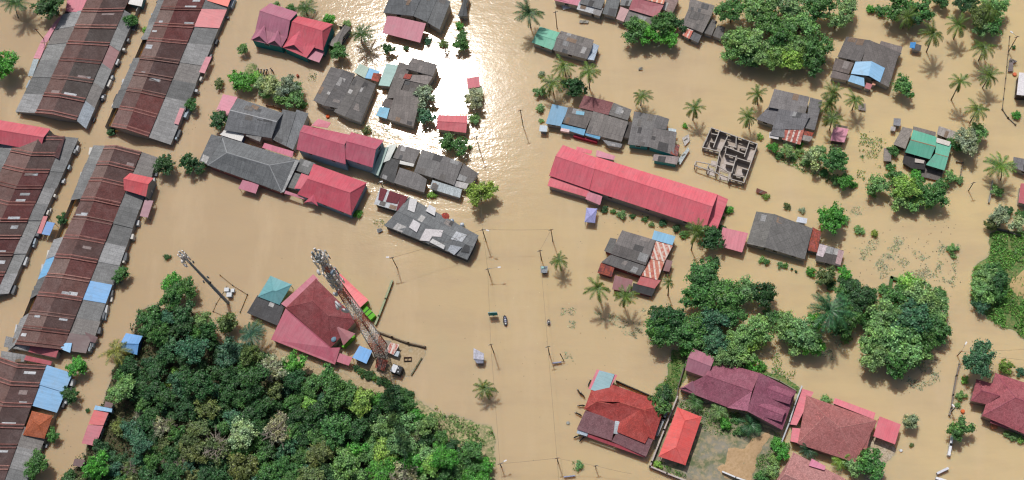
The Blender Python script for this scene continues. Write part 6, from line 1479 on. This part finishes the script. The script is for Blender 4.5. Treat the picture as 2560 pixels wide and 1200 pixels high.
for a, b_, l in (('e', 'a', 'overhead line from the sun glare down to the white patched house'), ('a', 'b', 'overhead line below the white patched house, left of the road'), ('b', 'c', 'overhead line past the teal sign'),
                 ('c', 'd', 'overhead line down the left side of the road past the lone road palm'), ('g', 'h', 'overhead line from the road palm pole to the kiosk pole'), ('h', 'i', 'overhead line down the right side of the road past the small dinghy'),
                 ('i', 'j', 'overhead line down the right side of the road toward the bottom edge'), ('a', 'g', 'overhead line crossing the road above the boats'), ('d', 'j', 'overhead line crossing the road near the bottom edge'), ('j', 'k', 'overhead line to the thin pole at the bottom edge')):
    cable(PTOP[a], PTOP[b_], l)
cable(PTOP['d'], P(1262, 1260, 5), 'overhead line leaving the bottom edge, left one'); cable(PTOP['j'], P(1402, 1260, 5), 'overhead line leaving the bottom edge, right one')
cable(PTOP['k'], P(1580, 1185, 3), 'overhead line from the thin pole to the yard'); cable(PTOP['q'], PTOP['a'], 'long faint line from the twin legged frame to the road pole', 0.8, 0.03)
cable(PTOP['n'], P(2600, 872, 6), 'upper faint line over the rose villa at the right edge'); cable(PTOP['n'], P(2600, 905, 6), 'lower faint line over the rose villa at the right edge')

# ------------------------------------------------------------------ sign, boats, kiosks
p0 = P(1234, 790); e = empty('road_sign', p0, 'teal rectangular road sign on one post standing in the flooded road', 'sign')
MB().box(p0, 2.2, 0.14, 0.6, 3.0, ax=Vector((1, 0.02, 0))).build('board', roofmat('pl', '1a9097'), e, p0)
MB().box(p0 + Vector((0, 0.0, 0)), 2.26, 0.20, 3.0, 3.1, ax=Vector((1, 0.02, 0))).build('board_edge', roofmat('pl', '9fb8b4'), e, p0)
MB().tube([p0 + Vector((0, 0.12, -1)), p0 + Vector((0, 0.12, 2.9))], 0.08, 8).build('post', roofmat('pl', '7a4a36'), e, p0)
def boat(label, px, py, L, Wd, col, loads, rot, name='boat'):
    p0 = P(px, py); e = empty(name, p0, label, 'boat'); e.rotation_euler = (0, 0, rot)
    n = 9; vs_ = []; fs = []
    for i in range(n):
        t = i / (n - 1); y = (t - 0.5) * L; w = Wd / 2 * (1 - abs(2 * t - 1) ** 2.6) ** 0.6 * (1.0 if t > 0.5 else 1.06) + 0.03; s = 0.16 * abs(2 * t - 1) ** 2
        vs_ += [(-w, y, 0.36 + s), (-w * 0.7, y, -0.15), (w * 0.7, y, -0.15), (w, y, 0.36 + s), (w * 0.86, y, 0.34 + s), (w * 0.6, y, 0.02), (-w * 0.6, y, 0.02), (-w * 0.86, y, 0.34 + s)]
    for i in range(n - 1):
        for j in range(8):
            fs.append([i * 8 + j, i * 8 + (j + 1) % 8, (i + 1) * 8 + (j + 1) % 8, (i + 1) * 8 + j])
    fs += [list(range(8))[::-1], [(n - 1) * 8 + j for j in range(8)]]
    mk('hull', vs_, fs, roofmat('pl', col), e, smooth=False)
    for y in (-0.2, 0.25): MB().box(Vector((0, y * L, 0)), Wd * 0.8, 0.2, 0.25, 0.31).build('thwart', roofmat('pl', '7c6a58'), e)
    for y, w, h, c in loads:
        m = MB(); m.tube([(0, y * L, 0.05), (0.02, y * L, 0.3), (0, y * L, h)], [w, w * 0.95, w * 0.5], 9); m.build('bundle', roofmat('pl', c), e)
boat('narrow dark boat loaded with pale grey and white bundles below the teal sign', 1263.5, 803, 2.9, 0.95, '4a4650', ((0.28, 0.32, 0.6, '8a90a8'), (0.08, 0.34, 0.7, 'd0d3e2'), (-0.08, 0.3, 0.55, 'b9bccc'), (-0.28, 0.28, 0.65, 'e6ece8')), 0.12)
boat('tiny white and grey dinghy on the right side of the road water', 1372, 807, 1.6, 0.75, 'b7b2b4', ((0.1, 0.24, 0.5, 'e6e6e0'), (-0.2, 0.24, 0.45, '4a4a38')), 0.05)
b = Bld('booth', 'tilted white sheet metal booth standing in the water left of the road', 'booth', 'S', (1195, 890), wall='8f8f98')
b.m([(1184, 870), (1210, 884), (1209, 900), (1183, 897)], [2.6, 2.4, 2.2, 2.2], 'as', 'c3c4d2'); b.m([(1184, 897), (1209, 899), (1208, 908), (1192, 908)], [2.1, 2.1, 1.7, 1.7], 'as', 'a3a8bc')
b = Bld('kiosk', 'tiny grey kiosk with a teal hatch beside the lone small road palm', 'kiosk', 'S', (1358, 673), wall='6f7478')
b.m([(1351, 665), (1369, 665), (1368, 682), (1352, 682)], 1.5, 'as', '8f979e'); b.m([(1353, 666), (1361, 666), (1361, 672), (1353, 672)], 1.58, 'mt', '79b8b0', 'hatch', wall=False)
p0 = P(1409, 903); e = empty('sign_post', p0, 'bent post with a narrow pale blue board by the weed patch in the road water', 'sign')
q = P(1400, 884, 3.0) - p0; MB().tube([(0, 0, -1), (0, 0, 1.2), q], 0.1, 8).build('post', roofmat('pl', '5a4230'), e)
a0 = P(1392, 906, 0.9); MB().box(a0, 2.2, 0.25, 0.35, 0.9, ax=Vector((1, 0.12, 0))).build('board', roofmat('pl', '9a9fbc'), e, p0)
MB().box((a0 + p0) / 2 + Vector((0.5, 0, 0)), 1.5, 0.08, 0.5, 0.6, ax=Vector((1, 0.12, 0))).build('brace', roofmat('pl', '6a5a48'), e, p0)
p0 = P(1424, 1192); e = empty('sign_board', p0, 'pale blue narrow board at the bottom edge of the road water', 'sign')
MB().box(p0, 2.7, 0.25, 0.3, 0.8, ax=Vector((1, 0.1, 0))).build('board', roofmat('pl', '9aa0bc'), e, p0); MB().tube([p0 + Vector((0.9, 0, -0.8)), p0 + Vector((0.9, 0, 0.7))], 0.08).build('post', roofmat('pl', '5a4a3a'), e, p0)
# red arch at the bottom right
p0 = P(2413, 1238); e = empty('entrance_arch', p0, 'red rimmed arched canopy with a white deck at the bottom right edge', 'arch')
m = MB(); pts = [Vector((3.3 * math.cos(a), 3.0 * math.sin(a), 1.2)) for a in [math.pi * k / 16 for k in range(17)]]; m.tube(pts, 0.22, 8); m.build('rim', roofmat('pl', '9f3a2a'), e)
mk('deck', [p * 0.93 + Vector((0, 0, 0.1)) for p in pts], [list(range(17))], roofmat('pl', 'd8d4d8'), e)
for k in (0, 4, 8, 12, 16): MB().tube([(pts[k].x, pts[k].y, -1), (pts[k].x, pts[k].y, 1.1)], 0.12).build('post', roofmat('pl', 'c9c6c2'), e)
# motorbikes
def motorbike(px, py, rot, label, col, z=0.25, group=None):
    p0 = P(px, py, z); e = empty('motorbike', p0, label, 'motorbike', group); e.rotation_euler = (0, 0, rot)
    for y in (-0.65, 0.65):
        pts = [Vector((0, y + 0.27 * math.cos(a), 0.29 + 0.27 * math.sin(a))) for a in [2 * math.pi * k / 14 for k in range(15)]]
        MB().tube(pts, 0.06, 6, False).build('wheel', roofmat('pl', '17181a'), e)
    MB().tube([(0, -0.55, 0.5), (0, 0.0, 0.55), (0, 0.45, 0.62), (0, 0.58, 0.95)], [0.13, 0.17, 0.14, 0.07], 8).build('body', roofmat('pl', col), e)
    MB().tube([(0, -0.75, 0.78), (0, -0.3, 0.80), (0, 0.1, 0.74)], [0.10, 0.15, 0.10], 8).build('seat', roofmat('pl', '1d1c1e'), e)
    MB().tube([(-0.36, 0.42, 1.02), (0, 0.55, 0.98), (0.36, 0.42, 1.02)], 0.03, 6).build('handlebar', roofmat('pl', '2a2a2c'), e)
    MB().tube([(0, 0.62, 0.86), (0, 0.74, 0.86)], [0.12, 0.09], 10).build('headlight', roofmat('pl', 'c9ccd0'), e)
    MB().tube([(0, 0.55, 0.95), (0, 0.65, 0.3)], 0.045, 6).build('fork', roofmat('pl', '6b6e72'), e)
MG1, MG2 = 'motorbikes parked on the raised pad', 'motorbikes parked in the water by the red tiled house'
for i, (x, y, rt_, c, l) in enumerate(((647, 180, 0.1, '3a3440', 'leftmost'), (654, 182, 0.05, '4a3a36', 'second from the left'), (661, 183, -0.05, '34362f', 'third from the left'), (668, 182, -0.1, '3c4046', 'fourth from the left'), (681, 178, 0.7, '2a2226', 'rightmost and slanting'))):
    motorbike(x, y, rt_, 'dark motorbike on the raised pad by the hedge, %s of five' % l, c, 0.28, MG1)
for x, y, rt_, c, l in ((1448, 981, 0.6, '3c3a34', 'upper left one of the pair by the teal roof corner'), (1456, 988, 0.7, '4a4a42', 'lower right one of the pair by the teal roof corner'), (1453, 1015, 1.6, '1f1f20', 'pointing straight at the red tiled wall'),
                        (1446, 1036, 1.1, '26262a', 'slanting beside the maroon wing'), (1443, 1092, -1.2, '3f4a44', 'at the lower left corner below the pale sheet'), (1456, 1098, -0.9, '34383a', 'below the pale sheet, next to the corner one'), (1474, 958, -0.4, '1e1e20', 'beside the pink roof strip, uppermost')):
    motorbike(x, y, rt_, 'dark motorbike in shallow water, %s' % l, c, 0.12, MG2)
# small floating or standing odds and ends
def drum(px, py, r, h, col, label, name='barrel', cat='barrel'):
    p0 = P(px, py); e = empty(name, p0, label, cat)
    MB().tube([(0, 0, -0.3), (0, 0, h * 0.5), (0, 0, h)], [r, r * 1.06, r], 12).build('body', roofmat('pl', col), e); MB().tube([(0, 0, h), (0, 0, h + 0.06)], [r * 0.9, r * 0.85], 12).build('lid', roofmat('pl', col), e)
for x, y, r, h, c, l in ((2406, 1029, 0.45, 0.6, 'e0703c', 'orange plastic drum inside the fence of the rose villa'), (820, 292, 0.5, 0.5, 'e0602a', 'orange plastic drum in the glare water below the four strip grey house'), (2536, 187, 0.5, 0.4, 'd8704a', 'orange drum by the rubble on the upper right fence'),
                         (745, 191, 0.35, 0.7, '9a4a30', 'rust red drum in the water above the hedge'), (1420, 1058, 0.4, 0.25, '9a9e98', 'pale grey tub adrift left of the red tiled house'), (2252, 1127, 0.35, 0.3, 'd8dce0', 'white tub in the shallow water below the crimson carport'), (265, 792, 0.5, 0.3, '3a3630', 'dark tub adrift beside the longest terrace')):
    drum(x, y, r, h, c, l)
for q, z, lab, col in (([(1404, 15), (1440, 6), (1444, 14), (1408, 24)], 0.35, 'white sheet pile in the water left of the upper house row', 'd0d4dc'), ([(1450, 50), (1472, 52), (1470, 58), (1448, 57)], 0.3, 'grey planks adrift below the pink and white top house', '8c8a82'),
                       ([(2525, 145), (2543, 153), (2533, 158), (2533, 178), (2520, 178)], 0.5, 'grey rubble and planks heaped on the upper right fence', '7e7474'), ([(2147, 262), (2164, 258), (2164, 277), (2146, 274)], 0.4, 'small grey raft beside the palm right of the three crowded palms', '8f8580'),
                       ([(1597, 168), (1606, 168), (1606, 174), (1597, 174)], 0.3, 'small rubble pile near the yellow stained water', '8f8f88'), ([(1892, 470), (1918, 480), (1914, 488), (1890, 480)], 0.5, 'rust brown plank block at the lower corner of the unfinished house shadow', '6a3a30'),
                       ([(1705, 345), (1722, 335), (1724, 352), (1712, 365)], 0.5, 'pale broken sheets left of the unfinished house', 'b5b0ac'), ([(1694, 400), (1720, 368), (1724, 374), (1700, 412)], 0.9, 'pale ladder like steps right of the grey cross roofed house', 'b8c2c4'),
                       ([(942, 573), (952, 570), (957, 577), (945, 582)], 0.4, 'small grey tin roof scrap left of the white patched house', '70757c'), ([(1853, 595), (1862, 597), (1860, 601), (1852, 600)], 0.3, 'white plastic sheet in the water before the broad grey house', 'dfe4e8')):
    b = Bld('scrap_pile' if z < 0.7 else 'ladder', lab, 'scrap', 'S', q[0], wall=False)
    b.m(q, [z + 0.05 * k for k in range(len(q))], 'as', col, 'sheet', wall=False, th=0.25)
    b.box('plank', ((q[0][0] + q[2][0]) / 2, (q[0][1] + q[2][1]) / 2), 1.1, 0.3, -0.1, z + 0.15, 'pl', '6e6a62', 0.6)
# planted frame with green hedge top at the edge of the huge clump
wall('hedge', 'low clipped hedge frame around a small flooded square above the huge tree clump', 'O', [(590, 460), (600, 400), (700, 440)], 0.8, 0.7, '3f6a30', 'hedge')
